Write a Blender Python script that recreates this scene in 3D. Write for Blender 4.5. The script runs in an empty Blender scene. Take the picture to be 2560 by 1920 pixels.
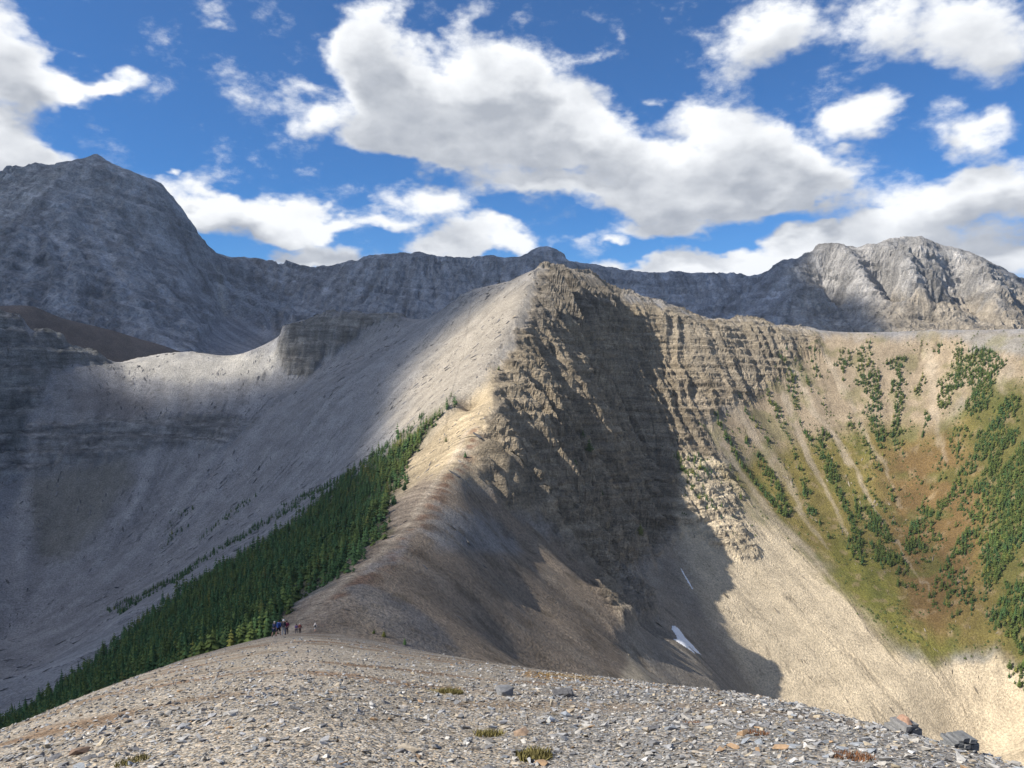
import bpy, math, random
import numpy as np

random.seed(7)
rng = np.random.default_rng(7)
SC = bpy.context.scene
COL = SC.collection

# ------------------------------------------------------------------ camera
IMG_W, IMG_H, FPX = 2560.0, 1920.0, 1923.0
PITCH = math.atan(60.0 / FPX)                      # camera looks slightly down
cam_d = bpy.data.cameras.new('camera')
cam_d.sensor_width = 36.0
cam_d.lens = 36.0 * FPX / IMG_W
cam_d.clip_start = 0.1
cam_d.clip_end = 60000.0
cam = bpy.data.objects.new('camera', cam_d)
COL.objects.link(cam)
cam.location = (0, 0, 0)
cam.rotation_euler = (math.pi / 2 - PITCH, 0, 0)
SC.camera = cam

# ------------------------------------------------------------------ light
HAZE_DENSITY = 5.5e-5
SKY_TINT = (0.32, 0.60, 0.80, 1)
SUN_EL = math.radians(42.0)
SUN_AZ = math.radians(-106.0)                       # clockwise from +Y: left of the view, a little behind
SUN = np.array([math.cos(SUN_EL) * math.sin(SUN_AZ), math.cos(SUN_EL) * math.cos(SUN_AZ), math.sin(SUN_EL)])
sun_d = bpy.data.lights.new('sun', 'SUN')
sun_d.energy = 5.0
sun_d.angle = math.radians(0.53)
sun_d.color = (1.0, 0.93, 0.82)
sun = bpy.data.objects.new('sun', sun_d)
COL.objects.link(sun)
from mathutils import Vector
sun.rotation_euler = Vector(SUN.tolist()).to_track_quat('Z', 'Y').to_euler()
sun.location = (-400, -60, 600)

world = bpy.data.worlds.new('World')
SC.world = world
world.use_nodes = True
wn, wl = world.node_tree.nodes, world.node_tree.links
wn.clear()
w_out = wn.new('ShaderNodeOutputWorld')
w_bg = wn.new('ShaderNodeBackground')
w_sky = wn.new('ShaderNodeTexSky')
w_sky.sky_type = 'NISHITA'
w_sky.sun_disc = False
w_sky.sun_elevation = SUN_EL
w_sky.sun_rotation = SUN_AZ
w_sky.altitude = 2600
w_sky.dust_density = 0.0
w_sky.ozone_density = 5.0
w_sky.air_density = 1.0
w_bg.inputs['Strength'].default_value = 0.12

def W(ty, **kw):
    nd = wn.new(ty)
    for k, v in kw.items():
        setattr(nd, k, v)
    return nd
def wset(sock, v):
    if isinstance(v, (int, float, tuple)): sock.default_value = v
    else: wl.new(v, sock)
def wmath(op, a, b=None, c=None, clamp=False):
    nd = W('ShaderNodeMath', operation=op, use_clamp=clamp)
    for i, v in enumerate((a, b, c)):
        if v is not None: wset(nd.inputs[i], v)
    return nd.outputs[0]
def wvec(op, a, b=None, c=None, out=0):
    nd = W('ShaderNodeVectorMath', operation=op)
    for i, v in enumerate((a, b, c)):
        if v is not None: wset(nd.inputs[i], v)
    return nd.outputs[out]
def wmap(f, a, b, c, d, smooth=False):
    nd = W('ShaderNodeMapRange', interpolation_type='SMOOTHSTEP' if smooth else 'LINEAR')
    wl.new(f, nd.inputs[0])
    for i, v in enumerate((a, b, c, d)): nd.inputs[1 + i].default_value = v
    return nd.outputs[0]
def wnoise(v, scale, detail, rough, lac=2.0, out=0):
    nd = W('ShaderNodeTexNoise')
    wl.new(v, nd.inputs['Vector'])
    nd.inputs['Scale'].default_value = scale; nd.inputs['Detail'].default_value = detail
    nd.inputs['Roughness'].default_value = rough; nd.inputs['Lacunarity'].default_value = lac
    return nd.outputs[out]

# deep high-altitude blue
w_mul = W('ShaderNodeMix', data_type='RGBA', blend_type='MULTIPLY')
w_mul.inputs[0].default_value = 1.0
wl.new(w_sky.outputs[0], w_mul.inputs[6])
w_mul.inputs[7].default_value = SKY_TINT

# fair-weather cumulus: a field of cloud banks by compass direction and height, broken up by turbulence
BANKS = [  # photo px, py, half width, half height, strength
    (905, 50, 85, 120, 1.0), (950, 180, 125, 120, 1.1), (780, 285, 85, 55, .9), (1010, 290, 190, 105, 1.2), (1190, 200, 170, 110, 1.15), (1180, 45, 60, 65, .5), (1270, 310, 290, 125, 1.4), (1120, 340, 200, 85, 1.1),
    (1470, 350, 170, 80, 1.2), (1440, 150, 110, 45, .5), (1540, 90, 40, 60, .28), (1270, 455, 160, 42, 1.0), (1420, 470, 130, 42, .9), (1080, 520, 150, 50, 1.1), (960, 570, 80, 32, .9), (1240, 590, 200, 42, 1.25), (1100, 620, 120, 28, .9),
    (1610, 440, 140, 90, 1.2), (1790, 340, 150, 85, 1.15), (1920, 430, 190, 95, 1.35), (1760, 510, 230, 70, 1.35), (2040, 470, 130, 75, 1.1), (2150, 300, 85, 58, 1.0), (1640, 580, 190, 26, .7), (1830, 220, 75, 45, .45), (1650, 250, 50, 24, .55),
    (1900, 80, 130, 95, 1.1), (2230, 70, 160, 115, .95), (2470, 90, 130, 115, .9), (2440, 345, 85, 48, .85), (2350, 520, 220, 75, 1.15), (2500, 470, 130, 65, .95), (2040, 620, 90, 48, 1.4), (2200, 590, 150, 55, 1.3), (2470, 640, 200, 60, 1.3), (2320, 300, 30, 60, .4),
    (1620, 670, 120, 36, 1.3), (1760, 650, 90, 36, 1.3), (1880, 660, 100, 42, 1.35), (1530, 612, 42, 14, .7), (-40, 110, 95, 95, 1.15), (80, 185, 105, 55, .9), (215, 205, 80, 38, .75), (310, 215, 62, 34, .95), (-30, 340, 90, 100, 1.25), (50, 405, 95, 36, .9),
    (490, 520, 110, 62, 1.2), (620, 550, 160, 55, 1.2), (740, 580, 120, 42, 1.15), (860, 595, 70, 26, .8), (770, 655, 100, 42, 1.5), (445, 440, 22, 12, .7), (545, 40, 45, 22, .3), (550, 190, 35, 55, .28)]
w_tc = W('ShaderNodeTexCoord')
w_dir = w_tc.outputs['Generated']
w_sep = W('ShaderNodeSeparateXYZ'); wl.new(w_dir, w_sep.inputs[0])
w_az = wmath('ARCTAN2', w_sep.outputs[0], w_sep.outputs[1])
w_el = wmath('ARCSINE', w_sep.outputs[2])
w_cmb = W('ShaderNodeCombineXYZ'); wl.new(w_az, w_cmb.inputs[0]); wl.new(w_el, w_cmb.inputs[1])
w_str = wvec('MULTIPLY', w_dir, (1.0, 1.0, 1.7))
w_wc = wnoise(w_str, 9.0, 4.0, 0.55, out=1)
w_warp = wvec('MULTIPLY', wvec('SUBTRACT', w_wc, (0.5, 0.5, 0.5)), (0.13, 0.10, 0.0))
w_p = wvec('ADD', w_cmb.outputs[0], w_warp)

def sky_angles(px, py):
    u, v = (px - IMG_W / 2) / FPX, (IMG_H / 2 - py) / FPX
    y, z = math.cos(PITCH) + v * math.sin(PITCH), -math.sin(PITCH) + v * math.cos(PITCH)
    return math.atan2(u, y), math.atan2(z, math.hypot(u, y))
bank_list = []
for px, py, rx_, ry_, w_ in BANKS:
    a0, e0 = sky_angles(px, py)
    bank_list.append((a0, e0, rx_ * 1.12 / FPX, ry_ * 1.12 / FPX, w_ * 1.25))
_r = random.Random(5)
for k in range(26):                                  # the same broken cumulus all the way round
    a0 = math.radians(48 + k * (264 / 25.0)) + _r.uniform(-.1, .1)
    bank_list.append((a0 if a0 < math.pi else a0 - 2 * math.pi, _r.uniform(.06, .75), _r.uniform(.15, .36), _r.uniform(.06, .17), 1.3))

def bank_field(p):
    s = None
    for a0, e0, rx_, ry_, w_ in bank_list:
        q = wvec('MULTIPLY_ADD', p, (1 / rx_, 1 / ry_, 0.0), (-a0 / rx_, -e0 / ry_, 0.0))
        L = wvec('LENGTH', q, out=1)
        m = wmath('MULTIPLY_ADD', L, -w_, w_, clamp=True)
        s = m if s is None else wmath('ADD', s, m)
    return wmath('MINIMUM', s, 1.25)
w_n = wnoise(w_str, 12.0, 9.0, 0.68)
def puffs(v, scale, detail):
    nd = W('ShaderNodeTexVoronoi', feature='F1', normalize=True)
    wl.new(v, nd.inputs['Vector'])
    nd.inputs['Scale'].default_value = scale; nd.inputs['Detail'].default_value = detail
    nd.inputs['Roughness'].default_value = 0.55; nd.inputs['Lacunarity'].default_value = 2.3
    return nd.outputs['Distance']
w_wig = wvec('MULTIPLY_ADD', wvec('SUBTRACT', w_wc, (0.5, 0.5, 0.5)), (0.06, 0.06, 0.06), w_str)
w_puff = puffs(w_wig, 17.0, 2.0)
w_puff2 = puffs(wvec('ADD', w_wig, (-0.010, 0.0, 0.020)), 17.0, 1.0)
B1 = bank_field(w_p)
B2 = bank_field(wvec('ADD', w_p, (-0.014, 0.034, 0.0)))
w_d = wmath('ADD', B1, wmath('MULTIPLY', wmath('SUBTRACT', w_n, 0.5), 2.0))
w_d = wmath('ADD', w_d, wmath('MULTIPLY', wmath('SUBTRACT', 0.36, w_puff), 1.15))
w_dens = wmap(w_d, 0.10, 0.92, 0.0, 1.0, True)
w_s = wmath('ADD', wmath('MULTIPLY', B2, 1.25), wmath('MULTIPLY', wmath('SUBTRACT', w_n, 0.5), 1.3))
w_s = wmath('ADD', w_s, wmath('MULTIPLY', wmath('SUBTRACT', 0.36, w_puff2), 1.5))
w_sh = wmap(w_s, 0.25, 1.9, 0.0, 1.0, False)
w_ccol = W('ShaderNodeMix', data_type='RGBA')
wl.new(w_sh, w_ccol.inputs[0])
w_ccol.inputs[6].default_value = (6.3, 6.4, 6.5, 1)
w_ccol.inputs[7].default_value = (2.7, 2.88, 3.22, 1)
w_mix = W('ShaderNodeMix', data_type='RGBA')
wl.new(w_dens, w_mix.inputs[0])
wl.new(w_mul.outputs[2], w_mix.inputs[6])
wl.new(w_ccol.outputs[2], w_mix.inputs[7])
wl.new(w_mix.outputs[2], w_bg.inputs[0])
wl.new(w_bg.outputs[0], w_out.inputs[0])
world.cycles.sampling_method = 'MANUAL'
world.cycles.sample_map_resolution = 512

SC.view_settings.view_transform = 'Standard'
SC.view_settings.look = 'None'
SC.view_settings.exposure = 0.55
SC.view_settings.gamma = 1.0
SC.view_settings.use_curve_mapping = False
cy = SC.cycles
cy.max_bounces = 4
cy.diffuse_bounces = 2
cy.glossy_bounces = 1
cy.transmission_bounces = 2
cy.transparent_max_bounces = 8
cy.volume_bounces = 0
cy.use_denoising = True
cy.denoiser = 'OPENIMAGEDENOISE'
cy.denoising_input_passes = 'RGB_ALBEDO_NORMAL'
cy.denoising_prefilter = 'ACCURATE'

# ------------------------------------------------------------------ pixel <-> world
CP, SP = math.cos(PITCH), math.sin(PITCH)

def P(px, py, depth):
    """world point seen at photo pixel (px, py) at forward distance depth (metres along +Y)"""
    u, v = (px - IMG_W / 2) / FPX, (IMG_H / 2 - py) / FPX
    d = (u, CP + v * SP, -SP + v * CP)
    k = depth / d[1]
    return (d[0] * k, depth, d[2] * k)

def project(x, y, z):
    cz = np.maximum(y * CP - z * SP, 1e-3)
    return IMG_W / 2 + FPX * x / cz, IMG_H / 2 - FPX * (y * SP + z * CP) / cz

# ------------------------------------------------------------------ noise
def _hash(ix, iy, seed):
    h = (ix.astype(np.uint32) * np.uint32(374761393)) ^ (iy.astype(np.uint32) * np.uint32(668265263)) ^ np.uint32((seed * 2246822519) & 0xffffffff)
    h = (h ^ (h >> np.uint32(13))) * np.uint32(1274126177)
    h = h ^ (h >> np.uint32(16))
    return h

def pnoise(x, y, seed=0):
    x = np.asarray(x, np.float64); y = np.asarray(y, np.float64)
    fx, fy = np.floor(x), np.floor(y)
    ix, iy = fx.astype(np.int64), fy.astype(np.int64)
    tx, ty = (x - fx).astype(np.float32), (y - fy).astype(np.float32)
    ux, uy = tx * tx * tx * (tx * (tx * 6 - 15) + 10), ty * ty * ty * (ty * (ty * 6 - 15) + 10)
    def g(dx, dy):
        a = _hash(ix + dx, iy + dy, seed).astype(np.float32) * np.float32(2 * math.pi / 4294967296.0)
        return np.cos(a) * (tx - dx) + np.sin(a) * (ty - dy)
    a = g(0, 0); b = g(1, 0); c = g(0, 1); d = g(1, 1)
    return ((a + (b - a) * ux) * (1 - uy) + (c + (d - c) * ux) * uy) * 1.5

def fbm(x, y, scale, octv=4, seed=0, gain=0.5, ridged=False):
    s, a, t = 0.0, 1.0, 0.0
    for o in range(octv):
        n = pnoise(x / scale + 17.3 * o, y / scale - 9.1 * o, seed + o)
        if ridged:
            n = 1 - 2 * np.abs(n)
        s = s + a * n; t += a; a *= gain; scale *= 0.5
    return s / t

def sstep(a, b, x):
    t = np.clip((x - a) / (b - a), 0, 1)
    return t * t * (3 - 2 * t)

# ------------------------------------------------------------------ scattered-point surface
class RBF:
    def __init__(self, pts, c):
        p = np.array(pts, float)
        key = np.round(p[:, :2] / 3.0)
        _, i = np.unique(key, axis=0, return_index=True)
        p = p[np.sort(i)]
        self.xy, self.c = p[:, :2], c
        n = len(p)
        r = np.sqrt(((self.xy[:, None] - self.xy[None]) ** 2).sum(-1) + c * c)
        A = np.zeros((n + 3, n + 3))
        A[:n, :n] = r
        q = np.c_[np.ones(n), self.xy / 500.0]
        A[:n, n:] = q; A[n:, :n] = q.T
        self.w = np.linalg.solve(A, np.r_[p[:, 2], 0, 0, 0])
    def __call__(self, x, y):
        sh = np.shape(x)
        x = np.ravel(x); y = np.ravel(y)
        out = np.empty(len(x), np.float32)
        n = len(self.xy)
        w = self.w[:n].astype(np.float32)
        qx, qy = self.xy[:, 0].astype(np.float32), self.xy[:, 1].astype(np.float32)
        for i in range(0, len(x), 20000):
            dx = x[i:i + 20000, None].astype(np.float32) - qx
            dy = y[i:i + 20000, None].astype(np.float32) - qy
            dx *= dx; dy *= dy; dx += dy; dx += np.float32(self.c ** 2)
            np.sqrt(dx, out=dx)
            out[i:i + 20000] = dx @ w
        out += (self.w[n] + self.w[n + 1] * x / 500.0 + self.w[n + 2] * y / 500.0).astype(np.float32)
        return out.reshape(sh)

def line(pts, step):
    """densify a polyline of (px, py, depth) into world points"""
    w = [np.array(P(*p)) for p in pts]
    out = [w[0]]
    for a, b in zip(w[:-1], w[1:]):
        n = max(1, int(np.hypot(*(b - a)[:2]) / step))
        for k in range(1, n + 1):
            out.append(a + (b - a) * k / n)
    return [tuple(p) for p in out]

class Grid:
    """regular 2-D field sampled bilinearly"""
    def __init__(self, x0, y0, h, a):
        self.x0, self.y0, self.h, self.a = x0, y0, h, a
    def __call__(self, x, y):
        gx = np.clip((x - self.x0) / self.h, 0, self.a.shape[1] - 1.001)
        gy = np.clip((y - self.y0) / self.h, 0, self.a.shape[0] - 1.001)
        ix, iy = gx.astype(np.int32), gy.astype(np.int32)
        tx, ty = gx - ix, gy - iy
        a = self.a
        return (a[iy, ix] * (1 - tx) + a[iy, ix + 1] * tx) * (1 - ty) + (a[iy + 1, ix] * (1 - tx) + a[iy + 1, ix + 1] * tx) * ty

def blur(a, n):
    for _ in range(n):
        b = np.pad(a, 1, mode='edge')
        a = (b[1:-1, 1:-1] * 2 + b[:-2, 1:-1] + b[2:, 1:-1] + b[1:-1, :-2] + b[1:-1, 2:]) / 6
    return a

def lic(h, cell, noise, steps, ahead=1.0):
    """smear a noise field along the fall lines of the height field h"""
    gy, gx = np.gradient(blur(h, 3), cell)
    m = np.sqrt(gx * gx + gy * gy) + 1e-4
    gx, gy = gx / m, gy / m
    H, W = h.shape
    Y, X = np.mgrid[0:H, 0:W].astype(np.float32)
    acc = noise.copy(); wsum = 1.0
    for sgn in (1, -1):
        x, y = X.copy(), Y.copy()
        for k in range(steps):
            ix = np.clip(x, 0, W - 1).astype(np.int32); iy = np.clip(y, 0, H - 1).astype(np.int32)
            x += sgn * gx[iy, ix]; y += sgn * gy[iy, ix]
            ix = np.clip(x + .5, 0, W - 1).astype(np.int32); iy = np.clip(y + .5, 0, H - 1).astype(np.int32)
            w = 1 - k / steps
            acc += noise[iy, ix] * w
        wsum += steps / 2
    acc /= np.std(acc) + 1e-9
    return acc.astype(np.float32)

def terrace(h, T, sharp):
    """height change that turns an even slope into ledges T apart"""
    t = h / T
    f = t - np.floor(t)
    g = np.clip((f - 0.5) * sharp + 0.5, 0, 1)
    g = g * 0.8 + f * 0.2
    return (g - f) * T

# ------------------------------------------------------------------ polygons in photo pixels
def inpoly(px, py, poly):
    inside = np.zeros(np.shape(px), bool)
    n = len(poly)
    for i in range(n):
        (x1, y1), (x2, y2) = poly[i], poly[(i + 1) % n]
        if y1 == y2:
            continue
        c = ((y1 > py) != (y2 > py)) & (px < (x2 - x1) * (py - y1) / (y2 - y1) + x1)
        inside ^= c
    return inside

def polydist(px, py, pts):
    """distance in photo pixels to an open polyline"""
    d = np.full(np.shape(px), 1e9, np.float32)
    for (x1, y1), (x2, y2) in zip(pts[:-1], pts[1:]):
        dx, dy = x2 - x1, y2 - y1
        t = np.clip(((px - x1) * dx + (py - y1) * dy) / (dx * dx + dy * dy), 0, 1)
        d = np.minimum(d, np.hypot(px - x1 - t * dx, py - y1 - t * dy))
    return d

def softpoly(px, py, poly, w):
    """1 inside, fading over w pixels across the outline"""
    near = polydist(px, py, list(poly) + [poly[0]])
    s = np.where(inpoly(px, py, poly), near, -near)
    return sstep(-w, w, s)

# ------------------------------------------------------------------ mesh helpers
def grid_mesh(name, X, Y, Z, mat, attrs=None, keep=None, smooth=True):
    H, W = Z.shape
    me = bpy.data.meshes.new(name)
    co = np.stack([X, Y, Z], -1).reshape(-1, 3).astype(np.float32)
    idx = np.arange(H * W).reshape(H, W)
    q = np.stack([idx[:-1, :-1], idx[:-1, 1:], idx[1:, 1:], idx[1:, :-1]], -1).reshape(-1, 4)
    if keep is not None:
        q = q[keep.reshape(-1)]
    me.vertices.add(len(co)); me.vertices.foreach_set('co', co.ravel())
    me.loops.add(q.size); me.loops.foreach_set('vertex_index', q.astype(np.int32).ravel())
    me.polygons.add(len(q))
    me.polygons.foreach_set('loop_start', np.arange(0, q.size, 4, dtype=np.int32))
    me.polygons.foreach_set('loop_total', np.full(len(q), 4, np.int32))
    me.update(calc_edges=True)
    me.polygons.foreach_set('use_smooth', np.full(len(q), smooth))
    for k, a in (attrs or {}).items():
        if a.ndim == 3:
            at = me.attributes.new(k, 'FLOAT_COLOR', 'POINT')
            at.data.foreach_set('color', np.concatenate([a.reshape(-1, 3), np.ones((H * W, 1))], 1).astype(np.float32).ravel())
        else:
            at = me.attributes.new(k, 'FLOAT', 'POINT')
            at.data.foreach_set('value', a.astype(np.float32).ravel())
    me.materials.append(mat)
    o = bpy.data.objects.new(name, me)
    COL.objects.link(o)
    return o

def tri_mesh(name, V, F, mat=None, color=None, parent=None, smooth=False):
    me = bpy.data.meshes.new(name)
    V = np.asarray(V, np.float32); F = np.asarray(F, np.int32)
    me.vertices.add(len(V)); me.vertices.foreach_set('co', V.ravel())
    me.loops.add(F.size); me.loops.foreach_set('vertex_index', F.ravel())
    me.polygons.add(len(F))
    k = F.shape[1]
    me.polygons.foreach_set('loop_start', np.arange(0, F.size, k, dtype=np.int32))
    me.polygons.foreach_set('loop_total', np.full(len(F), k, np.int32))
    me.update(calc_edges=True)
    me.polygons.foreach_set('use_smooth', np.full(len(F), smooth))
    if color is not None:
        at = me.attributes.new('col', 'FLOAT_COLOR', 'POINT')
        c = np.concatenate([color, np.ones((len(V), 1))], 1).astype(np.float32)
        at.data.foreach_set('color', c.ravel())
    if mat:
        me.materials.append(mat)
    o = bpy.data.objects.new(name, me)
    COL.objects.link(o)
    if parent:
        o.parent = parent
    return o

def tag(o, label=None, cat=None, group=None, kind=None):
    if label: o['label'] = label
    if cat: o['category'] = cat
    if group: o['group'] = group
    if kind: o['kind'] = kind
    return o

# ------------------------------------------------------------------ materials
class NT:
    def __init__(self, name):
        self.m = bpy.data.materials.new(name)
        self.m.use_nodes = True
        self.t = self.m.node_tree
        self.n = self.t.nodes
        self.b = self.n['Principled BSDF']
        self.b.inputs['Roughness'].default_value = 0.95
        self.b.inputs['Specular IOR Level'].default_value = 0.15
    def new(self, ty, **kw):
        nd = self.n.new(ty)
        for k, v in kw.items():
            setattr(nd, k, v)
        return nd
    def link(self, a, b):
        self.t.links.new(a, b)
    def noise(self, vec, scale, detail=4, rough=0.55, dim='3D'):
        nd = self.new('ShaderNodeTexNoise')
        nd.inputs['Scale'].default_value = scale
        nd.inputs['Detail'].default_value = detail
        nd.inputs['Roughness'].default_value = rough
        if vec is not None:
            self.link(vec, nd.inputs['Vector'])
        return nd.outputs['Fac']
    def math(self, op, a, b=None, c=None, clamp=False):
        nd = self.new('ShaderNodeMath', operation=op, use_clamp=clamp)
        for i, v in enumerate((a, b, c)):
            if v is None: continue
            if isinstance(v, (int, float)): nd.inputs[i].default_value = v
            else: self.link(v, nd.inputs[i])
        return nd.outputs[0]
    def ramp(self, f, a, b, c, d):
        nd = self.new('ShaderNodeMapRange')
        self.link(f, nd.inputs[0])
        for i, v in enumerate((a, b, c, d)):
            nd.inputs[1 + i].default_value = v
        return nd.outputs[0]
    def attr(self, name, out='Color'):
        nd = self.new('ShaderNodeAttribute', attribute_name=name)
        return nd.outputs[out]
    def scale(self, col, f):
        nd = self.new('ShaderNodeVectorMath', operation='SCALE')
        self.link(col, nd.inputs[0])
        if isinstance(f, (int, float)): nd.inputs['Scale'].default_value = f
        else: self.link(f, nd.inputs['Scale'])
        return nd.outputs[0]
    def vmul(self, v, xyz):
        nd = self.new('ShaderNodeVectorMath', operation='MULTIPLY')
        self.link(v, nd.inputs[0]); nd.inputs[1].default_value = xyz
        return nd.outputs[0]
    def bump(self, h, strength, dist, nrm=None):
        nd = self.new('ShaderNodeBump')
        nd.inputs['Strength'].default_value = strength
        nd.inputs['Distance'].default_value = dist
        self.link(h, nd.inputs['Height'])
        if nrm is not None: self.link(nrm, nd.inputs['Normal'])
        return nd.outputs[0]

def terrain_material(name, unit, strata_T, amp=1.0):
    """rock and scree: zone colour from the mesh, broken up by stones, strata and dust"""
    t = NT(name)
    geo = t.new('ShaderNodeNewGeometry')
    pos = geo.outputs['Position']
    col = t.attr('col')
    rock = t.attr('rock', 'Fac')
    n1 = t.noise(pos, 0.8 / unit, 4, 0.7)
    n2 = t.noise(pos, 0.07 / unit, 4, 0.6)
    st_v = t.vmul(pos, (0.03 / unit, 0.03 / unit, 1.0 / strata_T))     # flat-lying beds
    st = t.noise(st_v, 1.0, 4, 0.75)
    f = t.math('MULTIPLY', t.ramp(n1, 0.32, 0.68, 0.62, 1.38), t.ramp(n2, 0.3, 0.7, 0.82, 1.18))
    sf = t.math('MULTIPLY_ADD', t.math('SUBTRACT', t.ramp(st, 0.3, 0.7, 0.55, 1.4), 1.0), rock, 1.0)
    t.link(t.scale(col, t.math('MULTIPLY', f, sf)), t.b.inputs['Base Color'])
    h = t.math('ADD', t.math('MULTIPLY', n1, t.math('MULTIPLY_ADD', rock, 0.9, 1.0)), t.math('MULTIPLY', t.math('MULTIPLY', st, rock), 2.2))
    t.link(t.bump(h, 0.75 * amp, 2.6 * unit), t.b.inputs['Normal'])
    return t.m

# ------------------------------------------------------------------ foreground hump (the ground the camera stands on)
EYE = 1.65
_kx = np.array([-1400, -600, 0, 300, 660, 780, 1100, 1280, 1500, 1700, 1900, 2100, 2300, 2540, 3000, 3800], float)
_ky = np.array([2200, 2020, 1830, 1700, 1590, 1575, 1640, 1668, 1695, 1716, 1742, 1790, 1838, 1915, 2060, 2300], float)
_kr = np.array([12, 18, 30, 48, 100, 125, 75, 56, 41, 31, 24.5, 18.5, 14, 10.5, 8, 6], float)
_kt = np.arctan((_kx - 1280) / FPX)
_v = (960 - _ky) / FPX
_ku = (_kx - 1280) / FPX
_kA = -(-SP + _v * CP) / np.sqrt(_ku ** 2 + (CP + _v * SP) ** 2)      # fall per metre of ground distance along the rim ray
_kt = np.r_[-math.pi, -2.4, _kt, 2.4, math.pi]
_kA = np.r_[0.30, 0.42, _kA, 0.42, 0.30]
_kR = np.r_[14, 10, _kr / np.cos(np.arctan(_ku)), 10, 14]

def _smooth_interp(t, k, v):
    # average several shifted linear interpolations: no kinks at the knots
    s = 0
    for d in (-0.05, -0.025, 0, 0.025, 0.05):
        s = s + np.interp(t + d, k, v)
    return s / 5

def hump(x, y):
    r = np.sqrt(x * x + y * y) + 1e-6
    th = np.arctan2(x, y)
    A = _smooth_interp(th, _kt, _kA)
    R = np.exp(_smooth_interp(th, _kt, np.log(_kR)))
    C = EYE / R ** 2
    B = A - 2 * EYE / R
    cap = 0.66
    rc = np.maximum((cap - B) / (2 * C), 0)
    z = np.where(r < rc, -EYE - B * r - C * r * r, -EYE - B * rc - C * rc * rc - cap * (r - rc))
    return z

# ------------------------------------------------------------------ the ridge, the peak and the two bowls
RIDGE = [(780, 1570, 185), (911, 1441, 225), (991, 1388, 250), (1037, 1325, 280), (1071, 1289, 305), (1122, 1203, 360),
         (1154, 1152, 395), (1190, 1075, 440), (1235, 1026, 475), (1222, 969, 512), (1247, 912, 555), (1288, 851, 600),
         (1317, 778, 650), (1341, 721, 700), (1361, 672, 750)]
HEADWALL = [(1361, 672, 750), (1402, 684, 765), (1451, 703, 780), (1512, 713, 800), (1545, 745, 812), (1597, 758, 820), (1660, 768, 828),
            (1713, 786, 834), (1758, 803, 840), (1884, 804, 846), (1900, 815, 846), (1965, 826, 845), (2026, 831, 842),
            (2128, 837, 832), (2270, 841, 808), (2433, 837, 770), (2560, 835, 735), (2800, 835, 660), (3100, 830, 560)]
LEFTSKY = [(1361, 672, 750), (1325, 680, 762), (1268, 707, 778), (1207, 719, 795), (1174, 727, 803), (1138, 752, 815), (1101, 778, 830), (1060, 802, 845), (1028, 808, 860),
           (975, 790, 880), (934, 790, 882), (899, 792, 880), (797, 800, 872), (716, 825, 860), (692, 870, 858), (651, 890, 860),
           (626, 882, 866), (590, 896, 870), (561, 896, 872), (480, 882, 880), (411, 886, 880), (334, 900, 870), (293, 910, 860),
           (228, 886, 850), (163, 853, 840), (126, 825, 832), (94, 829, 824), (69, 855, 815), (57, 808, 810), (0, 790, 790), (-150, 770, 750), (-400, 760, 690)]
ctrl = line(RIDGE, 9) + line(HEADWALL, 12) + line(LEFTSKY, 12)
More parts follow.
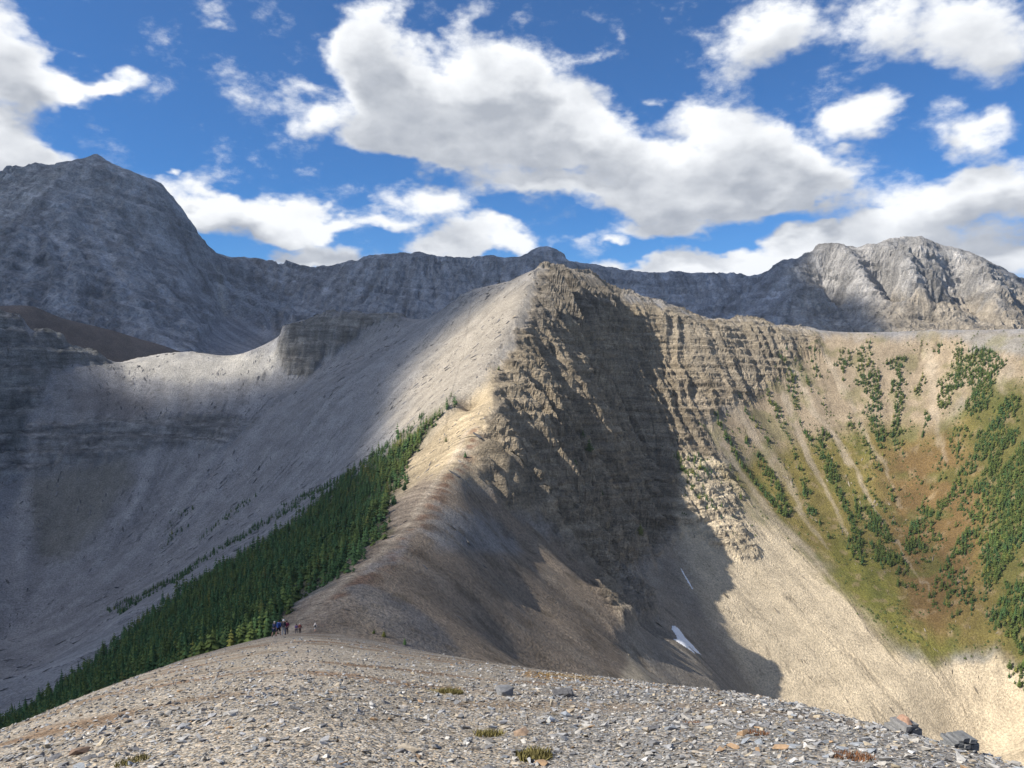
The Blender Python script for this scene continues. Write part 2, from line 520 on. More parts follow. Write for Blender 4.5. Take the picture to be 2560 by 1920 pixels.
pts = [
    # brown slope below the saddle
    (1200, 1450, 274), (1300, 1650, 245), (1550, 1550, 354), (1500, 1700, 262), (1700, 1600, 424), (1800, 1725, 372),
    (1100, 1500, 236), (1000, 1480, 222), (1300, 1500, 305), (1650, 1700, 322), (1250, 1330, 370), (1400, 1560, 300), (1600, 1650, 340),
    # lit rib that parts the brown slope from the cliffs
    (1240, 1190, 405), (1280, 1240, 405), (1320, 1290, 405), (1360, 1330, 406), (1400, 1370, 408), (1470, 1440, 410), (1540, 1510, 412), (1600, 1570, 415),
    # right face of the peak
    (1400, 800, 697), (1380, 900, 627), (1450, 800, 726), (1450, 950, 632), (1490, 1000, 640), (1450, 1100, 574), (1500, 1130, 585), (1500, 1250, 548), (1600, 1300, 588), (1550, 900, 752), (1550, 1050, 692), (1600, 1150, 668),
    (1300, 1100, 472), (1330, 1200, 437), (1290, 1000, 527), (1330, 950, 570), (1345, 850, 632), (1390, 1200, 490), (1420, 1300, 464), (1400, 1050, 547),
    (1650, 1100, 690), (1650, 1200, 640), (1640, 900, 788), (1550, 1400, 515), (1640, 1480, 488),
    (1730, 880, 790), (1730, 1000, 735), (1830, 880, 800), (1830, 990, 752), (1660, 820, 808), (1560, 800, 790),
    # fan and bowl floor
    (1720, 1200, 645), (1750, 1300, 610), (1850, 1500, 540), (1900, 1740, 465), (2100, 1500, 562), (2300, 1700, 492), (2450, 1850, 468),
    (2200, 1790, 462), (1750, 1500, 520), (1830, 1650, 478), (1980, 1350, 625), (2000, 1650, 498),
    # right wall of the bowl
    (2100, 1000, 768), (2100, 1250, 672), (2300, 1000, 742), (2300, 1250, 655), (2300, 1450, 575), (2500, 1000, 680), (2500, 1300, 588),
    (2500, 1600, 508), (2560, 1760, 478), (1900, 1000, 766), (1900, 1200, 690), (1960, 1100, 730), (2020, 900, 812), (2300, 900, 785), (2500, 900, 718),
    (2900, 1300, 500), (2900, 1600, 420), (2900, 1000, 590), (2900, 1900, 390), (2500, 2100, 400), (2200, 2300, 330),
    # left flank and left bowl
    (1000, 1000, 640), (1150, 900, 640), (1200, 800, 700), (1100, 850, 730), (800, 1000, 722), (900, 900, 775), (600, 1000, 800), (400, 1000, 790), (200, 1000, 765), (0, 1000, 735),
    (744, 930, 836), (814, 898, 846), (899, 857, 858), (700, 926, 838), (1000, 850, 815),
    (0, 1200, 690), (200, 1200, 708), (400, 1200, 716), (600, 1200, 690), (800, 1200, 620), (900, 1100, 625), (400, 1400, 622), (200, 1400, 640), (0, 1400, 628),
    (0, 1600, 556), (200, 1550, 562), (600, 1330, 590), (-400, 1700, 400), (-400, 1300, 560), (-400, 950, 650),
    # wooded rib and the slope beyond it
    (1130, 1000, 500), (1000, 1130, 480), (860, 1250, 460), (700, 1380, 430), (500, 1500, 400), (300, 1640, 370), (0, 1830, 330),
    (860, 1180, 560), (700, 1300, 560), (500, 1420, 530), (300, 1540, 500), (0, 1720, 470), (1000, 1080, 560),
    (640, 1500, 300), (400, 1650, 262), (200, 1760, 232), (800, 1400, 312), (900, 1250, 425), (750, 1500, 232), (1000, 1250, 385), (950, 1350, 290),
    (1060, 1180, 420), (1120, 1100, 460), (1180, 1030, 500),
]
ctrl += [P(*p) for p in pts]
# hidden ground: behind the skylines and under the hump
ctrl += [(0, 20, -40), (-30, 90, -52), (60, 40, -70), (120, 150, -125), (-90, 40, -75), (40, 150, -88), (-60, 0, -45), (60, -60, -60),
         (190, 300, -200), (150, 80, -120), (-200, 120, -130), (-300, 250, -190), (320, 300, -235), (-40, 130, -66), (-160, 200, -120),
         (60, 960, -10), (200, 1000, -30), (420, 1000, -60), (-150, 1000, -20), (-350, 1020, -70), (-550, 980, -60), (650, 900, -50),
         (0, 1150, -90), (300, 1150, -110), (-400, 1150, -130), (-760, 900, -20), (760, 700, 20), (-760, 1150, -100), (760, 1150, -100),
         (-760, 500, -120), (-760, 200, -200), (760, 300, -200), (760, 100, -220), (0, -100, -60), (-400, 50, -190), (400, 50, -200)]
M_base = RBF(ctrl, 5.0)

# nonuniform sample lines: finer near the camera and around the ridge
def spaced(a, b, f):
    v = [a]
    while v[-1] < b:
        v.append(v[-1] + f(v[-1]))
    return np.array(v)
MX = spaced(-760, 760, lambda x: 1.4 if abs(x + 40) < 110 else min(1.4 + (abs(x + 40) - 110) / 200, 2.3))
MY = spaced(95, 1120, lambda y: min(0.85 + max(0, y - 120) / 380, 2.4) if y < 915 else 5.0)
CELL = 2.0
rx, ry = np.arange(-764, 770, CELL), np.arange(80, 1130, CELL)
RX, RY = np.meshgrid(rx, ry)
rh = M_base(RX, RY)
big = blur(rng.standard_normal(rh.shape).astype(np.float32), 14)
med = blur(rng.standard_normal(rh.shape).astype(np.float32), 4)
FCELL = 1.25
frx, fry = np.arange(-764, 770, FCELL), np.arange(80, 1130, FCELL)
FRX, FRY = np.meshgrid(frx, fry)
rhf = Grid(rx[0], ry[0], CELL, rh)(FRX, FRY).astype(np.float32)
fine = rng.standard_normal(rhf.shape).astype(np.float32)
G_big = Grid(rx[0], ry[0], CELL, blur(lic(rh, CELL, big, 40), 1))
G_med = Grid(rx[0], ry[0], CELL, lic(rh, CELL, med, 26))
G_fine = Grid(frx[0], fry[0], FCELL, lic(rhf, FCELL, fine, 14))
sgy, sgx = np.gradient(blur(rh, 2), CELL)
G_slope = Grid(rx[0], ry[0], CELL, np.sqrt(sgx ** 2 + sgy ** 2))
rid = lambda v: 1 - 2 * np.abs(np.tanh(v * .75))
def smax(a, b, k):
    h = np.clip(0.5 + 0.5 * (a - b) / k, 0, 1)
    return b + (a - b) * h + k * h * (1 - h)
CLIFF = [(1361, 668), (1451, 700), (1545, 740), (1660, 765), (1758, 798), (1884, 800), (1965, 824), (2040, 832), (2050, 880), (1990, 900), (1930, 960), (1880, 1000), (1800, 1020),
         (1760, 1060), (1830, 1200), (1860, 1300), (1900, 1380), (1850, 1400), (1720, 1330), (1640, 1400), (1560, 1450), (1640, 1530), (1560, 1560), (1480, 1440), (1400, 1350), (1330, 1290), (1240, 1260), (1180, 1160), (1195, 1075),
         (1240, 1026), (1222, 969), (1250, 912), (1290, 851), (1318, 778), (1341, 721)]
LEFT_ROCK = [(700, 930), (690, 860), (716, 812), (800, 786), (870, 782), (990, 780), (1000, 800), (905, 812), (880, 850), (820, 902), (750, 932)]
LEFT_OUT = [(-300, 740), (0, 780), (60, 800), (70, 850), (95, 822), (130, 815), (170, 845), (230, 880), (295, 905), (280, 918), (180, 905), (120, 940), (100, 1010), (60, 1060), (40, 1130), (-300, 1180)]
LEFT_BAND = [(-300, 1085), (0, 1075), (120, 1065), (300, 1050), (430, 1040), (560, 1035), (640, 1060), (560, 1110), (430, 1115), (330, 1130), (200, 1160), (60, 1190), (-300, 1215)]
SUMMIT_OUT = [(1138, 760), (1130, 748), (1174, 722), (1190, 724), (1170, 750), (1110, 785), (1095, 785)]
BROWN = [(900, 1455), (1000, 1390), (1040, 1325), (1090, 1264), (1125, 1210), (1240, 1250), (1420, 1370), (1560, 1520), (1650, 1640), (1700, 1900), (1000, 1900), (760, 1600)]
FAN = [(1700, 1180), (1790, 1140), (1900, 1280), (2060, 1420), (2190, 1560), (2280, 1650), (2400, 1660), (2500, 1640), (2620, 1700), (2700, 2000), (1500, 2000), (1560, 1650), (1600, 1500), (1690, 1330)]
WALL = [(1760, 1060), (1890, 980), (2000, 890), (2040, 835), (2280, 842), (2560, 835), (3100, 825), (3100, 1000), (2560, 980), (2400, 1000), (2330, 1120), (2200, 1080), (2000, 1120), (1900, 1140), (1800, 1140)]
MEADOW = [(1800, 1180), (1900, 1120), (2050, 1090), (2200, 1060), (2330, 1080), (2440, 980), (2600, 950), (3100, 950), (3100, 1800), (2620, 1700), (2480, 1630), (2330, 1650), (2250, 1620), (2150, 1520), (2060, 1420), (1900, 1280)]
WOOD = [(1130, 1000), (1040, 1075), (940, 1150), (840, 1222), (688, 1345), (545, 1432), (385, 1540), (200, 1690), (0, 1820), (-100, 1900), (-100, 2000), (640, 1640), (742, 1500), (835, 1454), (894, 1401),
        (921, 1355), (968, 1329), (962, 1281), (968, 1234), (1004, 1205), (1016, 1150), (1090, 1060)]
STRIPS = [([(1690, 1000), (1754, 1010), (1823, 1145), (1888, 1234), (1945, 1303), (2026, 1385), (2107, 1466)], 13),
          ([(1800, 960), (1831, 1018), (1888, 1091), (1950, 1185), (1998, 1283), (2026, 1315), (2067, 1368)], 15),
          ([(1960, 990), (2018, 1141), (2067, 1214), (2100, 1283), (2120, 1336)], 12),
          ([(1960, 880), (2006, 957), (2050, 1040), (2100, 1112), (2148, 1206), (2221, 1311), (2270, 1405), (2327, 1478)], 8),
          ([(2060, 880), (2087, 936), (2148, 1038), (2201, 1152), (2230, 1210), (2255, 1265)], 9),
          ([(2320, 890), (2327, 940), (2331, 1018), (2352, 1099), (2372, 1152)], 15), ([(2520, 930), (2500, 960), (2510, 985)], 16)]
def rock_relief(X, Y, Zs, rk, crest, unit, ca, sa, seed, dip=0.06):
    """push a rock face in and out along its normal: joints, blocks and beds"""
    Zb = blur(Zs, 3)
    gx = np.gradient(Zb, axis=1) / np.gradient(X, axis=1); gy = np.gradient(Zb, axis=0) / np.gradient(Y, axis=0)
    n = np.sqrt(gx * gx + gy * gy + 1)
    a = X * ca + Y * sa
    w = 0.25 * a + 3 * unit * fbm(X, Y, 30 * unit, 2, seed)
    zb = Zs + dip * X + 2.0 * unit * fbm(X, Y, 45 * unit, 3, seed + 1)
    d = 2.1 * fbm(a + w * .3, zb * .35, 13 * unit, 4, seed + 2, gain=.6, ridged=True)
    d = d + 1.5 * fbm(a, zb * 1.4, 6.5 * unit, 3, seed + 6, gain=.6)
    bedn = pnoise(zb / (2.3 * unit), a / (45 * unit), seed + 9)
    d = d + 0.7 * np.tanh(3 * bedn) + .6 * np.tanh(3 * pnoise(zb / (5.6 * unit), a / (90 * unit), seed + 10))
    steep = sstep(0.45, 0.95, np.hypot(gx, gy))
    d = d * unit * rk * (0.25 + 0.75 * steep) * sstep(-6 * unit, 10 * unit, crest)
    return X - gx / n * d, Y - gy / n * d, Zs + 0.35 * d / n

def eval_mid(GX, GY):
    base = M_base(GX, GY)
    bigv, medv, finev = G_big(GX, GY), G_med(GX, GY), G_fine(GX, GY)
    PX, PY = project(GX, GY, base)
    jit = fbm(GX, GY, 30, 4, 31)
    PXj = PX + 24 * jit + 4 * medv
    PYj = PY + 22 * fbm(GX, GY, 30, 4, 32) + 4 * finev

    rock = softpoly(PXj, PYj, CLIFF, 14) * (GY < 905)
    rock = np.maximum(rock, softpoly(PXj, PYj, LEFT_ROCK, 5) * (GX < -60))
    rock = np.maximum(rock, softpoly(PXj, PYj, LEFT_OUT, 8) * (GX < -250))
    band = softpoly(PXj, PYj, LEFT_BAND, 12) * (GX < -150)
    rock = np.maximum(rock, band)
    rock = np.maximum(rock, 0.8 * softpoly(PXj, PYj, SUMMIT_OUT, 4))
    cliffm = softpoly(PXj, PYj, CLIFF, 40) * (GY < 905)

    Z = base.copy()
    # keep the crest lines where they are
    crest = np.minimum(polydist(GX, GY, [P(*p)[:2] for p in RIDGE]), polydist(GX, GY, [P(*p)[:2] for p in HEADWALL]))
    crest = np.minimum(crest, polydist(GX, GY, [P(*p)[:2] for p in LEFTSKY]))
    cf = sstep(0, 16, crest)
    wx, wy = 9 * fbm(GX, GY, 45, 3, 201), 9 * fbm(GX, GY, 45, 3, 202)
    bigw, medw = G_big(GX + wx, GY + wy), G_med(GX + wx, GY + wy)
    amod = (1 - 0.6 * sstep(1620, 1720, PX)) * (0.45 + 1.0 * sstep(-.35, .45, fbm(GX, GY, 110, 3, 203)))
    Z += cliffm * cf * (13.0 * amod * rid(bigw) + 3.4 * rid(medw) * (1 - 0.5 * sstep(1620, 1720, PX)) * (0.4 + sstep(-.3, .3, fbm(GX, GY, 50, 2, 204))))
    Z += cliffm * cf * 5.0 * fbm(GX, GY, 42, 5, 205, gain=.55, ridged=True)
    # broad undulation and gullies in the scree
    gul = fbm(GX, GY, 140, 3, 5)
    Z += (1 - cliffm) * sstep(5, 60, crest) * (0.7 * bigw * sstep(0.35, 0.7, G_slope(GX, GY)) + 0.16 * medw + 2.2 * gul + 0.25 * fbm(GX, GY, 18, 4, 206))
    hs = Z + 0.05 * GX - 0.03 * GY + 3.0 * fbm(GX, GY, 55, 3, 8) + 0.9 * fbm(GX, GY, 10, 2, 9)
    tmod = 0.25 + 0.75 * sstep(-.25, .35, fbm(GX, GY, 60, 3, 207))
    Z += rock * sstep(0, 12, crest + 4) * tmod * (terrace(hs, 8.3 , 3.2) * 0.75 + terrace(hs + 2, 3.1, 3.0) * 0.6)
    Z += rock * (1.7 * fbm(GX, GY, 11, 4, 40, ridged=True, gain=.6) + 1.2 * fbm(GX, GY, 4.5, 2, 41)) * sstep(0, 20, crest + 6)
    lrock = np.maximum(softpoly(PXj, PYj, LEFT_ROCK, 5) * (GX < -60), softpoly(PXj, PYj, LEFT_OUT, 8) * (GX < -250)) * (GY < 905)
    Z += lrock * sstep(0, 14, crest) * (terrace(hs + 4 * fbm(GX, GY, 30, 3, 230), 19, 4.0) * 0.9 + 5.5 * fbm(GX, GY, 24, 4, 231, ridged=True, gain=.6) - 2)
    Z += softpoly(PXj, PYj, LEFT_BAND, 12) * (GX < -150) * (terrace(hs, 13, 4.0) * 0.7 + 1.6 * fbm(GX, GY, 15, 3, 232, ridged=True))
    fanm = softpoly(PXj, PYj, FAN, 14) * (GX > 40)
    chan = sstep(0.9, 2.0, medw + .3 * finev)
    Z -= fanm * 0.7 * chan
    Z += 0.16 * fbm(GX, GY, 5, 3, 12) * (1 + 3.0 * rock)
    Z += rock * 0.8 * fbm(GX, GY, 9, 3, 77) * np.exp(-(crest / 12) ** 2)
    lcr = polydist(GX, GY, [P(*p)[:2] for p in LEFTSKY[14:24]])
    lcr2 = polydist(GX, GY, [P(*p)[:2] for p in LEFTSKY[9:15]])
    Z += 3.6 * np.exp(-(lcr2 / 9) ** 2) * fbm(GX, GY, 16, 4, 79, gain=.6, ridged=True)
    Z += 2.2 * np.exp(-(lcr / 9) ** 2) * fbm(GX, GY, 13, 4, 78, gain=.6, ridged=True)

    Hh = hump(GX, GY)
    Z = smax(Z, Hh, 4.0)

    # ---- zone colours (linear reflectance)
    def zone(colr, poly, c, w, m=None, amt=1.0):
        a = softpoly(PXj, PYj, poly, w) * amt
        if m is not None: a = a * m
        return colr + (np.array(c) - colr) * a[..., None]
    C = np.empty(Z.shape + (3,)); C[:] = (0.295, 0.290, 0.290)
    left = GX < 40
    C = zone(C, [(1361, 660), (1340, 721), (1290, 851), (1247, 912), (1222, 969), (1240, 1030), (1150, 1160), (1000, 1180), (980, 1040), (1050, 900), (1200, 740)], (0.37, 0.33, 0.275), 45)
    C = zone(C, [(1250, 905), (1240, 1030), (1155, 1155), (1122, 1210), (1050, 1290), (940, 1290), (985, 1180), (1080, 1080), (1180, 985)], (0.44, 0.355, 0.235), 22)
    C = zone(C, [(780, 1600), (911, 1445), (1040, 1330), (1125, 1205), (1060, 1190), (985, 1250), (930, 1350), (840, 1450), (700, 1540), (640, 1640)], (0.33, 0.265, 0.2), 14)
    C = zone(C, BROWN, (0.25, 0.203, 0.155), 14, GX > -70)
    C = zone(C, [(905, 1450), (1000, 1490), (1110, 1570), (1160, 1640), (1120, 1660), (1000, 1620), (920, 1540), (870, 1470)], (0.16, 0.152, 0.148), 12, GX > -70)
    C = zone(C, [(1060, 1320), (1090, 1270), (1200, 1280), (1290, 1340), (1300, 1380), (1200, 1390), (1100, 1370)], (0.25, 0.24, 0.23), 16, GX > -70)
    C = zone(C, [(1150, 1155), (1125, 1210), (1250, 1250), (1400, 1330), (1480, 1400), (1400, 1250), (1300, 1180), (1200, 1100)], (0.34, 0.28, 0.20), 20, GX > -70)
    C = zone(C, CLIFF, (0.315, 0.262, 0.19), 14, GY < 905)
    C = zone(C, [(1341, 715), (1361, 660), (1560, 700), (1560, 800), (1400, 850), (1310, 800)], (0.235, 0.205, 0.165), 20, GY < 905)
    C = zone(C, FAN, (0.60, 0.505, 0.365), 14, GX > 40)
    C = zone(C, [(1560, 1480), (1680, 1330), (1760, 1500), (1830, 1650), (1900, 1760), (1700, 1800), (1560, 1620)], (0.30, 0.265, 0.22), 35, GX > 20)
    C = zone(C, [(1640, 780), (1758, 800), (1890, 805), (2030, 832), (2080, 890), (1980, 960), (1860, 1000), (1780, 950), (1680, 870)], (0.34, 0.29, 0.22), 18, GY < 905)
    C = zone(C, WALL, (0.37, 0.295, 0.205), 25, GX > 120)
    C = zone(C, [(2400, 835), (3100, 825), (3100, 930), (2420, 880)], (0.28, 0.26, 0.23), 15, GX > 200)
    C = zone(C, MEADOW, (0.20, 0.165, 0.055), 35, GX > 120)
    C = zone(C, [(2200, 1110), (2400, 1080), (2480, 1250), (2440, 1500), (2350, 1600), (2260, 1560), (2230, 1350)], (0.18, 0.11, 0.05), 55, GX > 120, 0.8)
    C = zone(C, [(2080, 1330), (2220, 1400), (2270, 1560), (2400, 1620), (2340, 1660), (2190, 1560), (2080, 1450)], (0.185, 0.175, 0.045), 30, GX > 120)
    C = zone(C, [(2440, 960), (3100, 900), (3100, 1700), (2560, 1650), (2470, 1540), (2480, 1300), (2420, 1100)], (0.11, 0.11, 0.035), 30, GX > 120, 0.75)
    # scree gullies that run down through the meadow
    strip = np.zeros(Z.shape)
    for pl, w in STRIPS:
        dd = polydist(PX + 16 * jit + 5 * medv + 5 * fbm(GX, GY, 6, 3, 240), PY, pl)
        tp = np.clip((PY - pl[0][1]) / (pl[-1][1] - pl[0][1]), 0, 1)
        ww_ = w * (1.25 - 0.95 * tp)
        strip = np.maximum(strip, (1 - sstep(ww_ * 0.3, ww_ * 1.5, dd)) * (1 - 0.55 * tp))
    strip *= (GX > 100)
    C += (np.array((0.42, 0.35, 0.26)) - C) * (strip * (1.0 - .35 * sstep(-.1, .4, fbm(GX, GY, 14, 3, 241))))[..., None]
    # left bowl: moss and dark rubble
    C = zone(C, [(50, 1200), (200, 1160), (310, 1130), (330, 1200), (250, 1320), (170, 1400), (90, 1380), (60, 1300)], (0.19, 0.175, 0.125), 30, GX < -100, 0.55)
    C = zone(C, [(170, 975), (250, 960), (380, 1010), (360, 1050), (200, 1050)], (0.20, 0.17, 0.15), 24, GX < -100, 0.5)
    C = zone(C, LEFT_BAND, (0.265, 0.26, 0.25), 14, GX < -100)
    C = zone(C, LEFT_OUT, (0.27, 0.27, 0.255), 10, GX < -200)
    C = zone(C, LEFT_ROCK, (0.29, 0.275, 0.25), 6, GX < -50)
    C = zone(C, [(290, 905), (420, 880), (560, 890), (700, 880), (690, 935), (500, 960), (330, 940)], (0.47, 0.445, 0.40), 16, GX < -60)  # sunlit patch at the notch painted into the ground as paler colour
    C = zone(C, WOOD, (0.10, 0.095, 0.045), 12, GX < 0, 0.8)
    lb_ = sstep(-120, -220, GX) * (GY < 900)
    dsp = sstep(0.18, 0.5, fbm(GX, GY, 6.0, 4, 260, gain=.65)) * sstep(-.05, .3, fbm(GX, GY, 70, 3, 261))
    C += (np.array((0.13, 0.12, 0.095)) - C) * (lb_ * dsp * 0.6)[..., None]
    pal = sstep(0.3, 1.6, bigv) * lb_
    C += (np.array((0.37, 0.36, 0.355)) - C) * (pal * 0.5)[..., None]
    # mottled plant cover on the right wall and thin turf with rusty edges along the crest
    mot = fbm(GX, GY, 26, 4, 220); mot2 = fbm(GX, GY, 9, 4, 221)
    mw = softpoly(PXj, PYj, MEADOW, 35) * (GX > 120) * (1 - strip)
    C += (np.array((0.115, 0.125, 0.035)) - C) * (mw * sstep(0.05, 0.4, mot) * 0.7)[..., None]
    C += (np.array((0.33, 0.25, 0.15)) - C) * (mw * sstep(0.12, 0.42, -mot2) * 0.55)[..., None]
    ww = softpoly(PXj, PYj, WALL, 25) * (GX > 120)
    C += (np.array((0.20, 0.185, 0.085)) - C) * (ww * sstep(0.0, 0.35, mot + .5 * mot2) * 0.6)[..., None]
    rc_ = polydist(GX, GY, [P(*p)[:2] for p in RIDGE[:8]])
    C += (np.array((0.19, 0.105, 0.065)) - C) * (np.exp(-(rc_ / 5) ** 2) * sstep(0.0, 0.3, mot2 + .3 * mot) * 0.8)[..., None]
    path = np.exp(-((rc_ - 5.5) / 1.6) ** 2) * (GX < np.interp(GY, [P(*p)[1] for p in RIDGE], [P(*p)[0] for p in RIDGE]))
    C += (np.array((0.50, 0.42, 0.32)) - C) * (path * 0.6)[..., None]
    sd_ = softpoly(PXj, PYj, [(780, 1600), (911, 1445), (1040, 1330), (1125, 1205), (1240, 1030), (1180, 985), (1060, 1130), (985, 1250), (930, 1350), (840, 1450), (700, 1540), (640, 1640)], 14) * (GX < 20)
    stp = pnoise((0.35 * GX + GY + 6 * jit) / 3.2, (GX - .35 * GY) / 26, 250)
    C *= (1 + sd_ * 0.42 * np.clip(stp, -1, 1))[..., None]
    Z += sd_ * 0.35 * stp
    bw_ = softpoly(PXj, PYj, BROWN, 14) * (GX > -70)
    C += (np.array((0.13, 0.105, 0.075)) - C) * (bw_ * sstep(0.08, 0.4, mot2) * 0.6)[..., None]
    C += (np.array((0.29, 0.25, 0.2)) - C) * (bw_ * sstep(0.1, 0.4, mot) * 0.5)[..., None]
    # streaks of differently coloured debris running down the slopes
    stre = np.clip(1 + 0.045 * medv + 0.07 * finev + 0.03 * bigv, 0.5, 1.6) * (1 - 0.5 * sstep(0.9, 1.9, finev) * sstep(-.4, .2, fbm(GX, GY, 80, 3, 208))) * (1 + .25 * sstep(1.1, 2.0, -finev))
    veg = np.clip(np.abs(C[..., 0] - C[..., 2]) / np.maximum(C[..., 0], .01) - .45, 0, .3) / .3
    C *= (1 + (stre - 1) * (1 - 0.6 * veg) * (1 - 0.7 * fanm))[..., None]
    # dark specks of scrub and rubble
    spk = fbm(GX, GY, 5.0, 3, 60)
    C *= (1 - 0.3 * sstep(0.25, 0.5, spk) * (1 - veg) * sstep(-.2, .4, fbm(GX, GY, 90, 2, 61)))[..., None]
    C *= (1 - fanm * 0.38 * sstep(0.9, 2.0, medw + .35 * finev) * sstep(-.3, .2, fbm(GX, GY, 60, 3, 233)))[..., None]
    bed = pnoise(hs / 2.6, (GX + GY) / 70, 234) + .6 * pnoise(hs / 0.9, (GX + GY) / 40, 235)
    C *= (1 + (rock * 0.30 + band * .2) * np.clip(bed, -1, 1))[..., None]
    crk = sstep(0.35, 0.75, fbm(GX, GY, 16, 4, 236, ridged=True, gain=.6))
    C *= (1 - 0.3 * lrock * crk)[..., None]
    C = np.clip(C, 0.02, 0.7)


    RXd, RYd, RZd = rock_relief(GX, GY, Z, rock, crest, 1.0, .86, .5, 700)
    return Z, C, rock, PX, PY, (RXd, RYd, RZd)
GX, GY = np.meshgrid(MX, MY)
Z, C, rock, PX, PY, MD = eval_mid(GX, GY)

FGX0, FGX1, FGY1 = -75.0, 75.0, 150.0
inside = (GX > FGX0 + 3) & (GX < FGX1 - 3) & (GY < FGY1 - 4)
Zm = MD[2] - 1.5 * ((GX > FGX0) & (GX < FGX1) & (GY < FGY1 - 1))
HX0, HX1, HY0, HY1 = -40.0, 330.0, 430.0, 862.0
hin = (GX > HX0 + 3) & (GX < HX1 - 3) & (GY > HY0 + 3) & (GY < HY1 - 3)
Zm = Zm - 1.2 * ((GX > HX0 + .5) & (GX < HX1 - .5) & (GY > HY0 + .5) & (GY < HY1 - .5))
inside = inside | hin
kp = ~(inside[:-1, :-1] & inside[:-1, 1:] & inside[1:, 1:] & inside[1:, :-1])
mat_ridge = terrain_material('ridge_rock_and_scree', 1.0, 4.0)
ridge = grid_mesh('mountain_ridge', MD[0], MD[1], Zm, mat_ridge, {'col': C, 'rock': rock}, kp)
tag(ridge, 'bare ridge rising to a pointed peak between two scree bowls', None, None, 'structure')

KX, KY = np.meshgrid(np.arange(HX0, HX1 + .1, 0.9), np.arange(HY0, HY1 + .1, 0.9))
_, KC, KR, _, _, KD = eval_mid(KX, KY)
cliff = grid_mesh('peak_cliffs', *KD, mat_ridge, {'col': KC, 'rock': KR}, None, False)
tag(cliff, 'layered cliffs on the right side of the pointed peak', None, None, 'structure')

# foreground ground mesh
fx = np.r_[-spaced(0.0, 75, lambda v: 0.12 + v * 0.03)[::-1][:-1], spaced(0.0, 75, lambda v: 0.12 + v * 0.03)]
fy = np.r_[-spaced(0.0, 14, lambda v: 0.3 + v * 0.05)[::-1][:-1], spaced(0.0, 150, lambda v: 0.09 + v * 0.010)]
FX, FY = np.meshgrid(fx, fy)
def fg_height(x, y):
    b = M_base(x, np.maximum(y, 0)) if np.ndim(x) else M_base(np.array([x]), np.array([y]))
    z = smax(b, hump(x, y), 4.0)
    r = np.sqrt(np.asarray(x) ** 2 + np.asarray(y) ** 2)
    a = sstep(2, 14, r)
    z = z + a * (0.16 * fbm(x, y, 9, 3, 71) + 0.05 * fbm(x, y, 2.2, 3, 72)) + 0.02 * fbm(x, y, 0.6, 2, 73)
    return z
FZ = fg_height(FX, FY)
FPXs, FPYs = project(FX, FY, FZ)
# ------------------------------------------------------------------ the range behind
SKYLINE = [(-700, 620, 1500), (-350, 520, 1620), (-120, 455, 1690), (0, 442, 1720), (61, 438, 1720), (90, 426, 1715), (118, 420, 1710), (151, 424, 1705), (179, 406, 1700), (220, 396, 1700), (240, 390, 1700), (260, 402, 1702),
           (301, 420, 1710), (342, 440, 1720), (374, 451, 1730), (411, 471, 1745), (423, 495, 1750), (439, 514, 1755), (468, 544, 1775), (488, 585, 1800), (513, 613, 1830), (541, 636, 1880),
           (570, 648, 1940), (610, 654, 1980), (692, 670, 2010), (789, 680, 2020), (826, 672, 2010), (914, 648, 1990), (995, 635, 1980), (1052, 633, 1980), (1081, 644, 1985), (1146, 646, 2000),
           (1191, 648, 2010), (1219, 641, 2015), (1264, 652, 2030), (1315, 642, 2040), (1325, 631, 2040), (1349, 621, 2040), (1390, 627, 2040), (1402, 644, 2045), (1451, 658, 2060), (1524, 672, 2090), (1614, 688, 2120),
           (1709, 692, 2130), (1741, 694, 2130), (1766, 690, 2125), (1815, 700, 2120), (1855, 713, 2110), (1876, 700, 2080), (1900, 700, 2050), (1920, 684, 2020), (1953, 656, 1990), (2010, 648, 1970), (2050, 627, 1960),
           (2091, 615, 1950), (2144, 625, 1960), (2209, 609, 1950), (2290, 602, 1940), (2331, 611, 1945), (2368, 625, 1950), (2417, 629, 1955), (2457, 646, 1965), (2498, 668, 1980), (2526, 692, 2000), (2547, 725, 2020), (2575, 790, 2060), (2620, 860, 2120)]
SPUR = [(240, 390, 1700), (178, 420, 1645), (155, 471, 1575), (122, 500, 1520), (81, 544, 1455), (37, 582, 1400), (0, 617, 1350), (-120, 700, 1290), (-250, 780, 1200)]
bc = line(SKYLINE, 28) + line(SPUR, 28)
# spurs and gullies of the rounded mountain at the right
for top, foot in (((2091, 615, 1950), (2270, 835, 1560)), ((2209, 609, 1950), (2330, 838, 1560)), ((2290, 602, 1940), (2400, 842, 1545)), ((2417, 629, 1955), (2520, 845, 1580)), ((1953, 656, 1990), (1990, 830, 1660))):
    bc += line([top, ((top[0] * .55 + foot[0] * .45), top[1] * .52 + foot[1] * .48, top[2] * .6 + foot[2] * .4 - 22), foot], 40)
for top, foot in (((2144, 625, 1960), (2300, 838, 1650)), ((2250, 612, 1960), (2365, 842, 1660)), ((2350, 622, 1965), (2460, 845, 1670)), ((2480, 655, 1980), (2575, 850, 1680)), ((2050, 627, 1970), (2130, 838, 1680))):
    bc += line([(top[0] * .8 + foot[0] * .2, top[1] * .8 + foot[1] * .2, top[2] * .8 + foot[2] * .2 + 22), ((top[0] + foot[0]) / 2, (top[1] + foot[1]) / 2, (top[2] + foot[2]) / 2 + 62), foot], 40)
